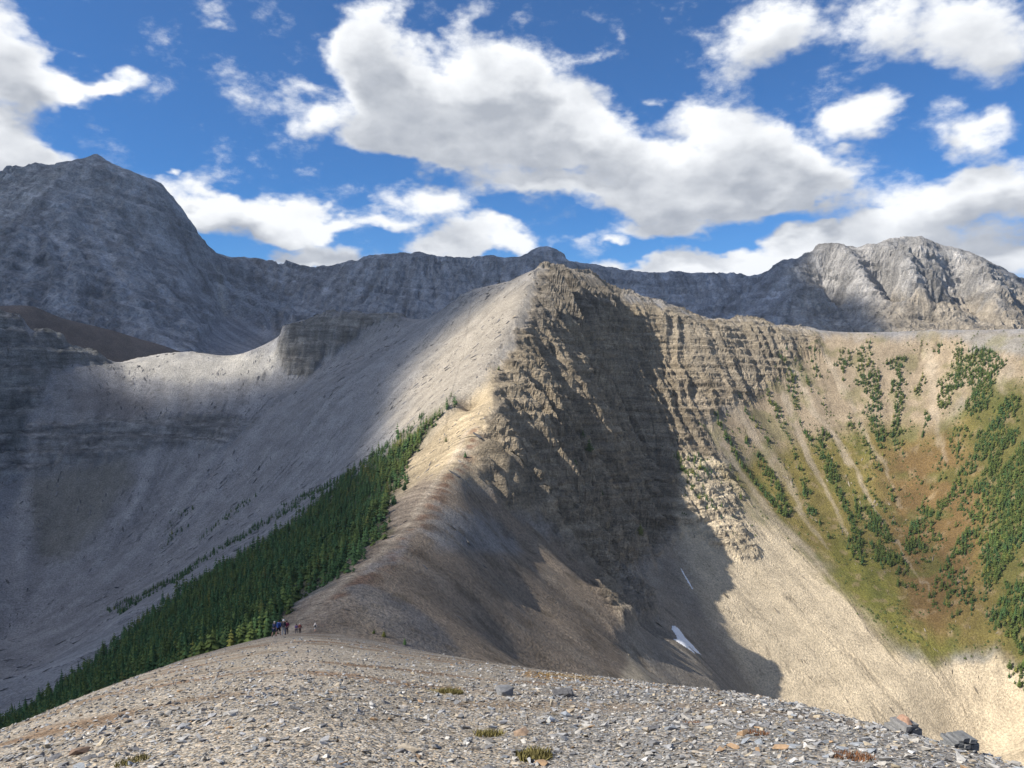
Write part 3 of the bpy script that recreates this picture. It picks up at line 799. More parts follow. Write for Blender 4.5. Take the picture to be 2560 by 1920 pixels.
bpts = [(300, 560, 1560), (400, 560, 1640), (350, 700, 1440), (200, 620, 1440), (250, 750, 1330), (450, 700, 1560), (450, 820, 1380), (120, 700, 1320), (480, 640, 1680), (400, 890, 1260), (500, 880, 1330),
        (545, 700, 1790), (548, 780, 1640), (570, 850, 1500), (620, 880, 1440), (650, 760, 1790), (700, 740, 1860), (700, 860, 1560), (600, 720, 1840), (30, 680, 1310), (30, 520, 1520), (-200, 620, 1500),
        (850, 760, 1820), (950, 780, 1730), (1000, 720, 1850), (1100, 740, 1830), (900, 820, 1600), (1250, 720, 1900), (1360, 690, 1930), (1360, 800, 1700), (1500, 740, 1960), (1650, 760, 1960), (1800, 770, 1920), (1880, 780, 1830), (1860, 740, 1960),
        (1600, 830, 1700), (1750, 830, 1700), (1000, 860, 1500), (1200, 850, 1520), (2000, 840, 1560), (2200, 850, 1500), (2450, 860, 1480), (800, 870, 1500), (2040, 740, 1790), (1970, 740, 1850)]
bc += [P(*p) for p in bpts]
bc += [(-700, 1150, -80), (-300, 1200, -60), (0, 1250, -60), (300, 1250, -70), (700, 1250, -80), (1100, 1200, -90), (1500, 1250, -60), (-1200, 1150, -60), (-1500, 1000, -60),
       (-1600, 2100, 100), (-900, 2150, 120), (-400, 2400, 60), (0, 2450, 90), (500, 2500, 60), (1000, 2400, 120), (1500, 2200, -50), (1700, 1700, -80), (-2000, 1500, 0), (1900, 2300, -150), (0, 2700, -60), (1000, 2700, -80), (-1000, 2700, -40)]
bc += [(p[0] * 1.06, p[1] + 130, p[2] - 85) for p in line(SKYLINE, 60)]
B_base = RBF(bc, 12.0)
BX, BY = np.arange(-1750, 1900, 4.6), spaced(1090, 2300, lambda y: 4.4 if y < 2140 else 12)
BX, BY = np.meshgrid(BX, BY)
bb = B_base(BX, BY)
bcell = 4.6
brx, bry = np.arange(-1750, 1900, bcell), np.arange(1010, 2430, bcell)
BRX, BRY = np.meshgrid(brx, bry)
brh = Grid(0, 0, 1, bb)(np.broadcast_to(np.arange(len(brx))[None] * 1.0, BRX.shape), np.broadcast_to(np.interp(bry, BY[:, 0], np.arange(len(BY)))[:, None], BRX.shape)).astype(np.float32)
_n = lambda k: blur(rng.standard_normal(brh.shape).astype(np.float32), k)
b_bigG = blur(lic(brh, bcell, _n(10), 40), 1)
b_medG = lic(brh, bcell, _n(3), 24)
b_med = Grid(brx[0], bry[0], bcell, b_medG)(BX, BY)
b_fine = Grid(brx[0], bry[0], bcell, lic(brh, bcell, _n(0), 14))(BX, BY)
BPX, BPY = project(BX, BY, bb)
bcrest = polydist(BX, BY, [P(*p)[:2] for p in SKYLINE])
bcf = sstep(0, 70, bcrest)
bj = fbm(BX, BY, 80, 3, 90)
SCREE = [(480, 900), (545, 790), (600, 790), (690, 830), (700, 900), (560, 930)]
HILL = [(-200, 700), (8, 766), (81, 768), (163, 800), (285, 829), (407, 865), (470, 890), (300, 1000), (-200, 1000)]
b_scree = softpoly(BPX + 15 * bj, BPY + 10 * b_med, SCREE, 14)
b_right = sstep(1880, 1960, BPX)
amp = np.where(BPX > 1900, 1.0, 0.8)
bwx, bwy = 26 * fbm(BX, BY, 140, 3, 301), 26 * fbm(BX, BY, 140, 3, 302)
b_big = Grid(brx[0], bry[0], bcell, b_bigG)(BX + bwx, BY + bwy)
b_med = Grid(brx[0], bry[0], bcell, b_medG)(BX + bwx, BY + bwy)
bam = 0.3 + 0.9 * sstep(-.35, .45, fbm(BX, BY, 320, 3, 303))
BZ = bb + (1 - b_scree) * bcf * (bam * amp * 12 * (1 - 2 * np.abs(np.tanh(b_big * .8))) * (0.55 + 0.45 * b_right) + 4.5 * bam * (1 - 2 * np.abs(np.tanh(b_med * .8))) + 20 * fbm(BX, BY, 170, 6, 95, gain=.55, ridged=True))
bhs = BZ + 0.10 * BX * np.where(BPX < 900, 3.2, .8) + 16 * fbm(BX, BY, 200, 4, 91)
btm = 0.2 + 0.8 * sstep(-.3, .35, fbm(BX, BY, 180, 3, 304))
BZ += (1 - b_scree) * sstep(0, 40, bcrest + 8) * btm * (terrace(bhs, 24, 3.0) * 0.55 + terrace(bhs + 5, 10, 3.0) * 0.8)
BZ += (1 - b_scree) * (5.0 * fbm(BX, BY, 40, 4, 92, ridged=True, gain=.6) + 4 * np.exp(-(bcrest / 30) ** 2) * fbm(BX, BY, 34, 3, 93))
BC = np.empty(BZ.shape + (3,)); BC[:] = (0.33, 0.342, 0.37)
BC += (np.array((0.36, 0.345, 0.325)) - BC) * sstep(1900, 2050, BPX + 30 * bj)[..., None]
BC += (np.array((0.31, 0.315, 0.34)) - BC) * b_scree[..., None]
warm = sstep(2150, 2250, BPX) * sstep(720, 800, BPY + 20 * b_med) * 0.8
BC += (np.array((0.33, 0.28, 0.21)) - BC) * warm[..., None]
pale = 1 - sstep(3, 9, polydist(BPX + 4 * bj, BPY, [(541, 690), (548, 725), (555, 760), (562, 790)]))
BC += (np.array((0.42, 0.41, 0.39)) - BC) * (pale * (BY > 1300) * 0.8)[..., None]
sp = softpoly(BPX + 10 * bj, BPY, [(175, 422), (120, 500), (0, 620), (-200, 700), (-200, 520), (0, 450), (110, 430)], 10)
BC += (np.array((0.42, 0.42, 0.43)) - BC) * (sp * (BPX < 240))[..., None]
bbed = pnoise(bhs / 7.0, (BX - BY) / 160, 310) + .6 * pnoise(bhs / 2.8, (BX - BY) / 90, 311)
BC *= (1 + (1 - b_scree) * 0.24 * np.clip(bbed, -1, 1) * np.where(BPX > 1900, 1.2, 1))[..., None]  # slanted bed tones, also painted in place of missing sun relief
BC *= (1 - 0.33 * (1 - b_scree) * sstep(.35, .8, fbm(BX, BY, 60, 5, 312, ridged=True, gain=.6)))[..., None]  # dark cracks, also standing in for relief shade
BC *= (1 + 0.28 * (1 - b_scree) * sstep(.2, .6, fbm(BX + .6 * BY, BY - .6 * BX, 70, 4, 313)))[..., None]
BC *= np.clip(1 + 0.13 * b_med + 0.10 * b_fine, .5, 1.6)[..., None]
b_rk = (0.95 - 0.9 * b_scree)
BD = rock_relief(BX, BY, BZ, b_rk * 1.25, bcrest, 3.4, 1.0, .15, 750, np.where(BPX < 1000, .34, .12))
mat_range = terrain_material('range_rock', 3.2, 11.0, 1.0)
split = BPX > 1872
ks = split[:-1, :-1]
rngo = grid_mesh('mountain_range', *BD, mat_range, {'col': BC, 'rock': 0.16 - 0.15 * b_scree}, ~ks, False)
tag(rngo, 'dark grey range with a steep peak at the left', None, None, 'structure')
rmt = grid_mesh('rounded_mountain', *BD, mat_range, {'col': BC, 'rock': 0.16 - 0.15 * b_scree}, ks, False)
tag(rmt, 'pale fluted mountain with a rounded top at the right', None, None, 'structure')

# brown hill in front of the left peak
HILLTOP = [(-350, 790, 1020), (-150, 770, 1020), (8, 766, 1020), (81, 768, 1030), (163, 800, 1060), (285, 829, 1100), (407, 865, 1140), (470, 886, 1165), (560, 925, 1190), (640, 960, 1210)]
hc = line(HILLTOP, 20)
hc += [(x + 40, y - 130, z - 95) for x, y, z in hc] + [(x + 10, y - 60, z - 38) for x, y, z in hc] + [(x, y + 160, z - 90) for x, y, z in hc]
h_base = RBF(hc, 8.0)
hx, hy = np.meshgrid(np.arange(-960, -300, 3.5), np.arange(900, 1300, 3.5))
hz = h_base(hx, hy)
hz += 1.2 * fbm(hx, hy, 40, 4, 96) + 0.4 * fbm(hx, hy, 8, 2, 97)
hz = np.minimum(hz, 90)
hC = np.empty(hz.shape + (3,)); hC[:] = (0.185, 0.150, 0.125)
hC *= (1 + 0.25 * fbm(hx, hy, 60, 4, 98))[..., None]
hill = grid_mesh('hill', hx, hy, hz, mat_ridge, {'col': hC, 'rock': hz * 0})
tag(hill, 'brown rounded hill below the steep left peak', None, None, 'structure')

# far blue mountains that close the view at the right edge
dx, dy = np.meshgrid(np.arange(1500, 7500, 30.0), np.arange(6000, 7600, 40.0))
crest_h = 350 + 60 * fbm(dx, dy * 0, 900, 4, 99)
dz = crest_h - 0.65 * np.abs(dy - 6900 - 120 * fbm(dx, dy, 500, 3, 100)) + 45 * fbm(dx, dy, 220, 4, 101, ridged=True)
dC = np.empty(dz.shape + (3,)); dC[:] = (0.2, 0.2, 0.2)
far = grid_mesh('distant_mountains', dx, dy, dz, mat_range, {'col': dC, 'rock': dz * 0})
tag(far, 'hazy blue mountains far beyond the right edge', None, None, 'structure')
# low valley country under everything, out to the horizon
vx, vy = np.meshgrid(np.linspace(-20000, 20000, 90), np.linspace(-12000, 26000, 90))
vz = -330 + 60 * fbm(vx, vy, 5000, 3, 102) - 0.0 * vx
vC = np.empty(vz.shape + (3,)); vC[:] = (0.07, 0.085, 0.05)
land = grid_mesh('valley_land', vx, vy, vz, mat_range, {'col': vC, 'rock': vz * 0})
tag(land, 'low wooded valley land below the mountains', None, None, 'structure')

# ------------------------------------------------------------------ unseen cloud bank added on the sun's side, cut to shade the left bowl, the range and the saddle
CLOUD_Z = 2200.0
LIT1 = [(1361, 660), (1350, 720), (1300, 851), (1260, 912), (1240, 969), (1255, 1030), (1170, 1160), (1110, 1215), (1030, 1200), (1000, 1130), (950, 1085), (1000, 1010), (1020, 930), (1100, 840), (1190, 770), (1280, 700)]
LIT2 = [(240, 870), (420, 830), (720, 830), (725, 925), (600, 955), (430, 975), (300, 955)]
SADDLE = [(400, 1900), (600, 1600), (700, 1500), (880, 1270), (960, 1215), (1090, 1225), (1170, 1300), (1290, 1450), (1420, 1620), (1500, 1720), (1200, 1720), (900, 1640)]
LITR = [(2010, 700), (2040, 620), (2091, 600), (2290, 580), (2450, 630), (2600, 760), (2640, 900), (2260, 880), (2200, 800), (2150, 745), (2060, 735)]
def shade_mid(px, py, x):
    lx = np.interp(py, [660, 720, 851, 912, 969, 1030, 1160, 1215, 1300, 1441, 1570, 1900], [1361, 1345, 1290, 1247, 1222, 1240, 1155, 1115, 1065, 911, 780, 600])
    s = sstep(0, -35, px - lx)
    s = s * (1 - softpoly(px, py, LIT1, 38)) * (1 - 0.95 * softpoly(px, py, LIT2, 16))
    s = np.maximum(s, 0.9 * softpoly(px, py, SADDLE, 40))
    s = np.maximum(s, 0.5 * softpoly(px, py, [(2080, 1280), (2300, 1290), (2480, 1420), (2480, 1580), (2300, 1530), (2130, 1400)], 60) * (x > 100))
    return s
q = (slice(None, None, 3), slice(None, None, 3))
sx, sy, sz, sv = [], [], [], []
ok = (GY > 130) & (GY < 900)
for A_, B_, C_, S_, m_ in ((GX, GY, Z, shade_mid(PX, PY, GX), ok),
                           (BX, BY, BZ, 1 - softpoly(BPX, BPY, LITR, 14), (BY > 1150) & (BY < 2120)),
                           (hx, hy, hz, np.ones(hx.shape), hx < -430),
                           (FX, FY, FZ, 0.85 * sstep(42, 72, FY) * (1 - 0.6 * sstep(10, 40, FX)), np.hypot(FX, FY) < 140)):
    m_ = m_[q]
    for lst, v in ((sx, A_), (sy, B_), (sz, C_), (sv, S_)):
        lst.append(v[q][m_])
sx, sy, sz, sv = (np.concatenate(v) for v in (sx, sy, sz, sv))
# only ground the sun can reach past the terrain itself has a say
zi = Grid(0, 0, 1, Z)
lit_ = np.ones(len(sx), bool)
for t_ in np.r_[np.arange(6, 60, 6), np.arange(60, 520, 20)]:
    qx, qy = sx + SUN[0] * t_, sy + SUN[1] * t_
    inb = (qx > MX[0]) & (qx < MX[-1]) & (qy > MY[0]) & (qy < MY[-1]) & (sy < 950)
    hq = zi(np.interp(qx, MX, np.arange(len(MX))), np.interp(qy, MY, np.arange(len(MY))))
    lit_ &= ~(inb & (hq > sz + SUN[2] * t_ + 1.5))
sx, sy, sz, sv = sx[lit_], sy[lit_], sz[lit_], sv[lit_]
tt = (CLOUD_Z - sz) / SUN[2]
cx_, cy_ = sx + SUN[0] * tt, sy + SUN[1] * tt
CC = 18.0
c_x0, c_y0 = cx_.min() - 900, cy_.min() - 900
nx_, ny_ = int((cx_.max() + 900 - c_x0) / CC), int((cy_.max() + 900 - c_y0) / CC)
ii = ((cy_ - c_y0) / CC).astype(int) * nx_ + ((cx_ - c_x0) / CC).astype(int)
num = np.bincount(ii, sv, nx_ * ny_).reshape(ny_, nx_); den = np.bincount(ii, minlength=nx_ * ny_).reshape(ny_, nx_).astype(float)
kx, ky = np.meshgrid(c_x0 + CC * np.arange(nx_), c_y0 + CC * np.arange(ny_))
free = sstep(-.12, .2, fbm(kx, ky, 900, 4, 401))
known = den > 0
val = np.where(known, num / np.maximum(den, 1), free)
kw = known.astype(float)
v_, w_ = np.where(known, val, 0), kw.copy()
for _ in range(60):                                   # grow the known shade outwards, then hand over to open broken cloud
    v_, w_ = blur(v_, 1), blur(w_, 1)
    v_ = np.where(known, val, v_); w_ = np.where(known, 1, w_)
far_w = sstep(0.02, 0.3, w_)
shade = np.where(known, val, (v_ / np.maximum(w_, 1e-6)) * far_w + free * (1 - far_w))
shade = blur(shade, 1)
edge = np.minimum(np.minimum(kx - kx.min(), kx.max() - kx), np.minimum(ky - ky.min(), ky.max() - ky))
shade *= sstep(0, 300, edge)
c_rel = 40 * fbm(kx, ky, 260, 4, 402)
tc = NT('shade_cloud_mist')
tb = tc.new('ShaderNodeBsdfTransparent'); td = tc.new('ShaderNodeBsdfDiffuse'); tl = tc.new('ShaderNodeBsdfTranslucent')
for nd in (td, tl): nd.inputs['Color'].default_value = (0.9, 0.9, 0.9, 1)
ma, mb = tc.new('ShaderNodeMixShader'), tc.new('ShaderNodeMixShader')
ma.inputs[0].default_value = 0.5
tc.link(td.outputs[0], ma.inputs[1]); tc.link(tl.outputs[0], ma.inputs[2])
tc.link(tc.attr('thick', 'Fac'), mb.inputs[0]); tc.link(tb.outputs[0], mb.inputs[1]); tc.link(ma.outputs[0], mb.inputs[2])
tc.link(mb.outputs[0], tc.n['Material Output'].inputs['Surface'])
thick = 1 - np.sqrt(np.clip(1 - 0.945 * shade, 0, 1))
kq = (thick[:-1, :-1] + thick[1:, 1:]) > 0.01
lx_, ly_ = SUN[0] / SUN[2], SUN[1] / SUN[2]           # sheared along the sun's rays so both layers cast one shadow
c_top = c_rel + 8 + 130 * shade * (0.7 + 0.6 * fbm(kx, ky, 180, 4, 403))
cl = grid_mesh('shade_cloud', kx + lx_ * c_rel, ky + ly_ * c_rel, CLOUD_Z + c_rel, tc.m, {'thick': thick}, kq)
ct = grid_mesh('shade_cloud_top', kx + lx_ * c_top, ky + ly_ * c_top, CLOUD_Z + c_top, tc.m, {'thick': thick}, kq)
ct.parent = cl
tag(cl, 'unseen white cloud bank on the left, cut out to shade the slopes', None, None, 'stuff')
# ------------------------------------------------------------------ foreground: gravel, stones, tufts
def gravel_material():
    t = NT('foreground_gravel')
    pos = t.new('ShaderNodeNewGeometry').outputs['Position']
    col = t.attr('col')
    def vor(scale):
        v = t.new('ShaderNodeTexVoronoi')
        v.inputs['Scale'].default_value = scale
        t.link(pos, v.inputs['Vector'])
        return v
    v1, v2 = vor(9.0), vor(26.0)
    sp1 = t.new('ShaderNodeSeparateColor'); t.link(v1.outputs['Color'], sp1.inputs[0])
    sp2 = t.new('ShaderNodeSeparateColor'); t.link(v2.outputs['Color'], sp2.inputs[0])
    f = t.math('MULTIPLY', t.ramp(sp1.outputs[0], 0, 1, 0.62, 1.3), t.ramp(sp2.outputs[0], 0, 1, 0.6, 1.35))
    big = t.noise(pos, 0.35, 4, 0.6)
    f = t.math('MULTIPLY', f, t.ramp(big, 0.3, 0.7, 0.8, 1.2))
    hue = t.new('ShaderNodeMix', data_type='RGBA', blend_type='MULTIPLY')
    hue.inputs[7].default_value = (1.12, 0.96, 0.78, 1)
    t.link(t.ramp(sp2.outputs[1], 0.5, 0.9, 0, 1), hue.inputs[0]); t.link(col, hue.inputs[6])
    t.link(t.scale(hue.outputs[2], f), t.b.inputs['Base Color'])
    h = t.math('ADD', t.math('MULTIPLY', v1.outputs['Distance'], -1.0), t.math('MULTIPLY', v2.outputs['Distance'], -0.5))
    t.link(t.bump(h, 0.8, 0.06), t.b.inputs['Normal'])
    return t.m
FC = np.empty(FZ.shape + (3,)); FC[:] = (0.31, 0.287, 0.25)
fr = np.hypot(FX, FY)
mat1 = fbm(FX * 0.35, FY, 4.5, 4, 501)
mat2 = fbm(FX * 0.3, FY, 3.0, 4, 502)
FC += (np.array((0.25, 0.245, 0.235)) - FC) * (sstep(-.06, .12, FX / np.maximum(FY, 1)) * sstep(60, 30, fr))[..., None]
turf = sstep(0.10, 0.34, mat1) * sstep(9, 20, fr) * 0.75
FC += (np.array((0.215, 0.165, 0.115)) - FC) * turf[..., None]
rust = sstep(0.14, 0.36, mat2) * sstep(12, 24, fr) * (0.6 + .35 * sstep(.1, -.2, FX / np.maximum(FY, 1)))
FC += (np.array((0.205, 0.145, 0.10)) - FC) * rust[..., None]
pj = FPXs + 12 * mat2 * 3, FPYs + 4 * mat1 * 3
for poly, c, w in (([(1290, 1672), (1400, 1682), (1500, 1694), (1600, 1706), (1560, 1712), (1450, 1704), (1360, 1698), (1300, 1688)], (0.26, 0.165, 0.07), 5),
                   ([(60, 1822), (250, 1790), (360, 1775), (330, 1795), (200, 1830), (80, 1850)], (0.2, 0.145, 0.10), 8),
                   ([(700, 1590), (800, 1640), (760, 1700), (690, 1740), (640, 1720), (720, 1680), (740, 1640), (670, 1600)], (0.33, 0.30, 0.26), 14),
                   ([(1060, 1722), (1150, 1712), (1170, 1726), (1110, 1738)], (0.19, 0.16, 0.07), 4)):
    a_ = softpoly(pj[0], pj[1], poly, w)
    FC += (np.array(c) - FC) * (a_ * 0.8)[..., None]
sadd = sstep(95, 130, FY)
FC += (np.array((0.27, 0.22, 0.17)) - FC) * (sadd * 0.85)[..., None]
ground = grid_mesh('foreground_ground', FX, FY, FZ, gravel_material(), {'col': FC})
tag(ground, 'stony ridge ground of grey and tan gravel', None, None, 'structure')
FI = (np.arange(len(fx)), np.arange(len(fy)))
def fgz(x, y):
    gx_ = np.clip(np.interp(x, fx, FI[0]), 0, len(fx) - 1.001); gy_ = np.clip(np.interp(y, fy, FI[1]), 0, len(fy) - 1.001)
    return Grid(0, 0, 1, FZ)(gx_, gy_)

def fg_at(px, py):
    """where the ray through a photo pixel meets the foreground ground"""
    d = np.array(P(px, py, 1.0))
    t_ = np.geomspace(2.5, 140, 1500)
    h = d[2] * t_ - fgz(d[0] * t_, t_)
    k = np.argmax(h < 0) if (h < 0).any() else np.argmin(h)
    return d[0] * t_[k], t_[k], float(fgz(d[0] * t_[k], t_[k]))

import bmesh
from mathutils import Matrix, Euler
def stone_proto(seed, n=10, dims=(1, .72, .38), jag=0.0):
    r = random.Random(seed)
    bm = bmesh.new()
    for k in range(n):
        while True:
            p = [r.uniform(-1, 1) for _ in range(3)]
            if 0.5 < max(abs(c) for c in p) and sum(c * c for c in p) < 1.7: break
        bm.verts.new((p[0] * dims[0] / 2, p[1] * dims[1] / 2, p[2] * dims[2] / 2))
    bmesh.ops.convex_hull(bm, input=bm.verts)
    loose = [v for v in bm.verts if not v.link_faces]
    bmesh.ops.delete(bm, geom=loose, context='VERTS')
    bmesh.ops.triangulate(bm, faces=bm.faces)
    bm.verts.index_update()
    V = np.array([v.co[:] for v in bm.verts]); F = np.array([[v.index for v in f.verts] for f in bm.faces])
    bm.free()
    return V, F
protos = [stone_proto(100 + k, 10 + k % 4, [(1, .72, .34), (1, .6, .22), (1, .8, .5), (1, .5, .28)][k % 4]) for k in range(16)]
def stone_material():
    t = NT('stone')
    pos = t.new('ShaderNodeNewGeometry').outputs['Position']
    n = t.noise(pos, 18.0, 5, 0.65)
    n2 = t.noise(t.vmul(pos, (6, 6, 60)), 1.0, 3, 0.6)
    f = t.math('MULTIPLY', t.ramp(n, 0.3, 0.7, 0.75, 1.25), t.ramp(n2, 0.3, 0.7, 0.85, 1.15))
    t.link(t.scale(t.attr('col'), f), t.b.inputs['Base Color'])
    t.link(t.bump(n, 0.5, 0.02), t.b.inputs['Normal'])
    return t.m
STONE = stone_material()
PALETTE = np.array([(.30, .295, .285), (.26, .265, .275), (.23, .25, .275), (.33, .29, .235), (.36, .31, .23), (.29, .20, .125), (.50, .49, .47), (.42, .41, .39), (.17, .17, .175), (.34, .325, .30)])
PALETTE *= 1.12
PW = np.array([.27, .22, .08, .13, .06, .018, .02, .05, .06, .09])

def rot_matrices(yaw, tx, ty):
    cz, sz_, cx, sx_, cyy, syy = np.cos(yaw), np.sin(yaw), np.cos(tx), np.sin(tx), np.cos(ty), np.sin(ty)
    o, z0 = np.ones_like(yaw), np.zeros_like(yaw)
    Rz = np.stack([np.stack([cz, -sz_, z0], -1), np.stack([sz_, cz, z0], -1), np.stack([z0, z0, o], -1)], -2)
    Rx = np.stack([np.stack([o, z0, z0], -1), np.stack([z0, cx, -sx_], -1), np.stack([z0, sx_, cx], -1)], -2)
    Ry = np.stack([np.stack([cyy, z0, syy], -1), np.stack([z0, o, z0], -1), np.stack([-syy, z0, cyy], -1)], -2)
    return Rx @ Ry @ Rz
# stones: few large, many small, thinning out down the ridge
N = 210000
ang = rng.uniform(-0.66, 0.66, N)
rad = np.exp(rng.uniform(math.log(4.5), math.log(85), N))
X_, Y_ = rad * np.sin(ang), rad * np.cos(ang)
smin = np.maximum(0.026, 0.0036 * rad)
size = smin * rng.uniform(0, 1, N) ** -0.37
rgt = sstep(-.12, .15, X_ / Y_)
size = np.minimum(size, 0.22)
far_cap = 0.22 - 0.15 * sstep(14, 30, rad) * (1 - rgt)            # the left flank farther down is finer rubble
size = np.minimum(size, np.maximum(far_cap, smin * 1.6))
patch = fbm(X_, Y_, 5.0, 3, 510)
keepp = np.where(rad < 24, 0.30, 0.30 * np.exp(-(rad - 24) / 16)) * (0.75 + 0.6 * patch)
keepp *= np.where(rad > 14, 1 - 0.45 * (1 - rgt) * sstep(14, 24, rad), 1)
keepp = np.where(X_ / Y_ > 0.05, np.maximum(keepp, 0.30 * np.exp(-np.maximum(rad - 30, 0) / 14)), keepp)
turf_at = sstep(0.10, 0.34, fbm(X_ * 0.35, Y_, 4.5, 4, 501)) * sstep(9, 20, rad)
sel = (rng.uniform(0, 1, N) < keepp * (1 - 0.7 * turf_at))
X_, Y_, size, rad = X_[sel], Y_[sel], size[sel], rad[sel]
Z_ = fgz(X_, Y_)
ppx, ppy = project(X_, Y_, Z_)
vis = (ppx > -60) & (ppx < 2620) & (ppy < 1990)
X_, Y_, Z_, size, rad = X_[vis], Y_[vis], Z_[vis], size[vis], rad[vis]
n_ = len(X_)
colr = PALETTE[rng.choice(len(PALETTE), n_, p=PW / PW.sum())] * rng.uniform(0.55, 1.25, (n_, 1))
pid = rng.integers(0, len(protos), n_)
steep = rng.uniform(0, 1, n_) < 0.12
slx = (fgz(X_ + .3, Y_) - fgz(X_ - .3, Y_)) / .6; sly = (fgz(X_, Y_ + .3) - fgz(X_, Y_ - .3)) / .6
RM = rot_matrices(rng.uniform(0, 6.28, n_), np.arctan(sly) + rng.normal(0, 1, n_) * np.where(steep, .7, .22), -np.arctan(slx) + rng.normal(0, 1, n_) * np.where(steep, .7, .22))
order = np.argsort(-size / rad)
single = np.zeros(n_, bool); single[order[:300]] = True
# the bulk of small stones: one joined part
VV, FF, CCv, off = [], [], [], 0
for k, (pv, pf) in enumerate(protos):
    idx = np.where((pid == k) & ~single)[0]
    if not len(idx): continue
    v = np.einsum('nij,vj->nvi', RM[idx], pv) * size[idx, None, None]
    v += np.stack([X_[idx], Y_[idx], Z_[idx] + 0.10 * size[idx]], -1)[:, None]
    m = len(pv)
    VV.append(v.reshape(-1, 3)); CCv.append(np.repeat(colr[idx], m, 0))
    FF.append((pf[None] + (off + np.arange(len(idx)) * m)[:, None, None]).reshape(-1, 3))
    off += m * len(idx)
rubble = tri_mesh('loose_stones', np.concatenate(VV), np.concatenate(FF), STONE, np.concatenate(CCv), ground)
rubble['kind'] = 'stuff'
# the 300 that show largest, one by one
shared = {}
for i in order[:300]:
    ci = int(rng.integers(0, len(PALETTE)))
    ci = int(np.argmin(((PALETTE - colr[i]) ** 2).sum(1)))
    key = (int(pid[i]), ci)
    if key not in shared:
        pv, pf = protos[pid[i]]
        o = tri_mesh('stone', pv, pf, STONE, np.repeat(PALETTE[ci][None], len(pv), 0), ground)
        shared[key] = o.data
    else:
        o = bpy.data.objects.new('stone', shared[key]); COL.objects.link(o); o.parent = ground
    o.matrix_world = Matrix.Translation((X_[i], Y_[i], Z_[i] + 0.10 * size[i])) @ Matrix(RM[i].tolist()).to_4x4() @ Matrix.Diagonal((size[i], size[i], size[i], 1))

# stones one can point to
def boulder(label, px, py, w_px, dims, seed, colr, rot=(0, 0, 0), layers=0, n=16, tip=None):
    x, y, z = fg_at(px, py)
    s = w_px * math.hypot(x, y) / FPX
    r = random.Random(seed)
    if layers:
        V, F, o_ = [], [], 0
        hgt = dims[2]
        nc = 5
        box = np.array([(x, y, z) for x in (-.5, .5) for y in (-.5, .5) for z in (-.5, .5)], float)
        bf = np.array([(0, 1, 3), (0, 3, 2), (4, 6, 7), (4, 7, 5), (0, 4, 5), (0, 5, 1), (2, 3, 7), (2, 7, 6), (0, 2, 6), (0, 6, 4), (1, 5, 7), (1, 7, 3)])
        for ci_ in range(nc):
            cx0 = (ci_ + .5) / nc - .5
            top_h = hgt * (1 - 0.9 * abs(cx0 - .05) * r.uniform(.5, 1.1)) if not tip else hgt * (1.15 - 1.7 * abs(cx0) * r.uniform(.7, 1.1))
            nl = max(2, int(layers * top_h / hgt))
            for k in range(nl):
                bx = box * np.array((dims[0] / nc * r.uniform(1.05, 1.5), dims[1] * r.uniform(.7, 1.05), top_h / nl * r.uniform(.95, 1.25))) + np.array([[r.uniform(-.03, .03) for _ in range(3)] for _ in range(8)])
                bx = bx + np.array((cx0 * dims[0] + r.uniform(-.03, .03), r.uniform(-.08, .08), top_h * (k + .5) / nl - hgt * .5))
                V.append(bx); F.append(bf + o_); o_ += 8
        V, F = np.concatenate(V), np.concatenate(F)
    else:
        V, F = stone_proto(seed, n, dims)
    c = np.repeat(np.array(colr)[None], len(V), 0) * np.random.default_rng(seed).uniform(.85, 1.15, (len(V), 1))
    if tip is not None:
        hb = max(range(len(V) // 8), key=lambda q_: V[q_ * 8:q_ * 8 + 8, 2].mean())
        V[hb * 8:hb * 8 + 8, :2] = V[hb * 8:hb * 8 + 8, :2].mean(0) + (V[hb * 8:hb * 8 + 8, :2] - V[hb * 8:hb * 8 + 8, :2].mean(0)) * np.where(V[hb * 8:hb * 8 + 8, 2:3] > V[hb * 8:hb * 8 + 8, 2].mean(), .35, .8)
        c[hb * 8:hb * 8 + 8] = tip
    o = tri_mesh('boulder', V, F, STONE, c)
    o.rotation_euler = rot
    o.scale = (s, s, s)
    o.location = (x, y, z + (0.34 if layers else 0.28) * s * dims[2])
    return tag(o, label, 'boulder', 'stones that stand out on the foreground ridge')
boulder('dark layered rock block perched on the right rim of the foreground', 2398, 1872, 58, (1, .7, .7), 11, (.17, .175, .18), (0.05, 0.1, .2), 7)
boulder('jagged grey rock with a reddish tip on the right rim', 2258, 1832, 62, (1, .8, .62), 12, (.2, .2, .2), (0, .1, .3), 4, tip=(.33, .21, .15))
boulder('rounded dark grey boulder standing in the middle of the gravel', 1262, 1738, 50, (1, .8, .75), 13, (.19, .195, .205), (0, 0, .4), n=26)
boulder('flat dark slab split into thin layers, right of the rounded boulder', 1410, 1742, 50, (1, .7, .42), 14, (.12, .12, .125), (0.05, .05, .1), 3)
boulder('thin pale stone standing upright like a tooth', 1377, 1768, 14, (.8, .6, 2.2), 15, (.40, .36, .29), (0.1, .1, 0), n=12)
boulder('pale tan block right of the upright stone', 1428, 1782, 22, (1, .8, .8), 16, (.46, .38, .28), (0, .1, .6), n=12)
boulder('pair of blue-grey stones with a white edge near the centre', 1415, 1792, 34, (1, .7, .5), 17, (.25, .275, .31), (0, .1, .2), n=16)
boulder('white angular stone left of the blue-grey pair', 1376, 1806, 28, (1, .8, .7), 18, (.5, .52, .53), (.3, .2, .9), n=12)
boulder('brown block lying above the bottom edge near the centre', 1302, 1838, 44, (1, .7, .5), 19, (.30, .22, .16), (0, -.1, .4), n=14)
boulder('long flat light grey slab left of centre', 578, 1786, 40, (1, .6, .35), 20, (.40, .39, .37), (0, -.15, .3), n=14)
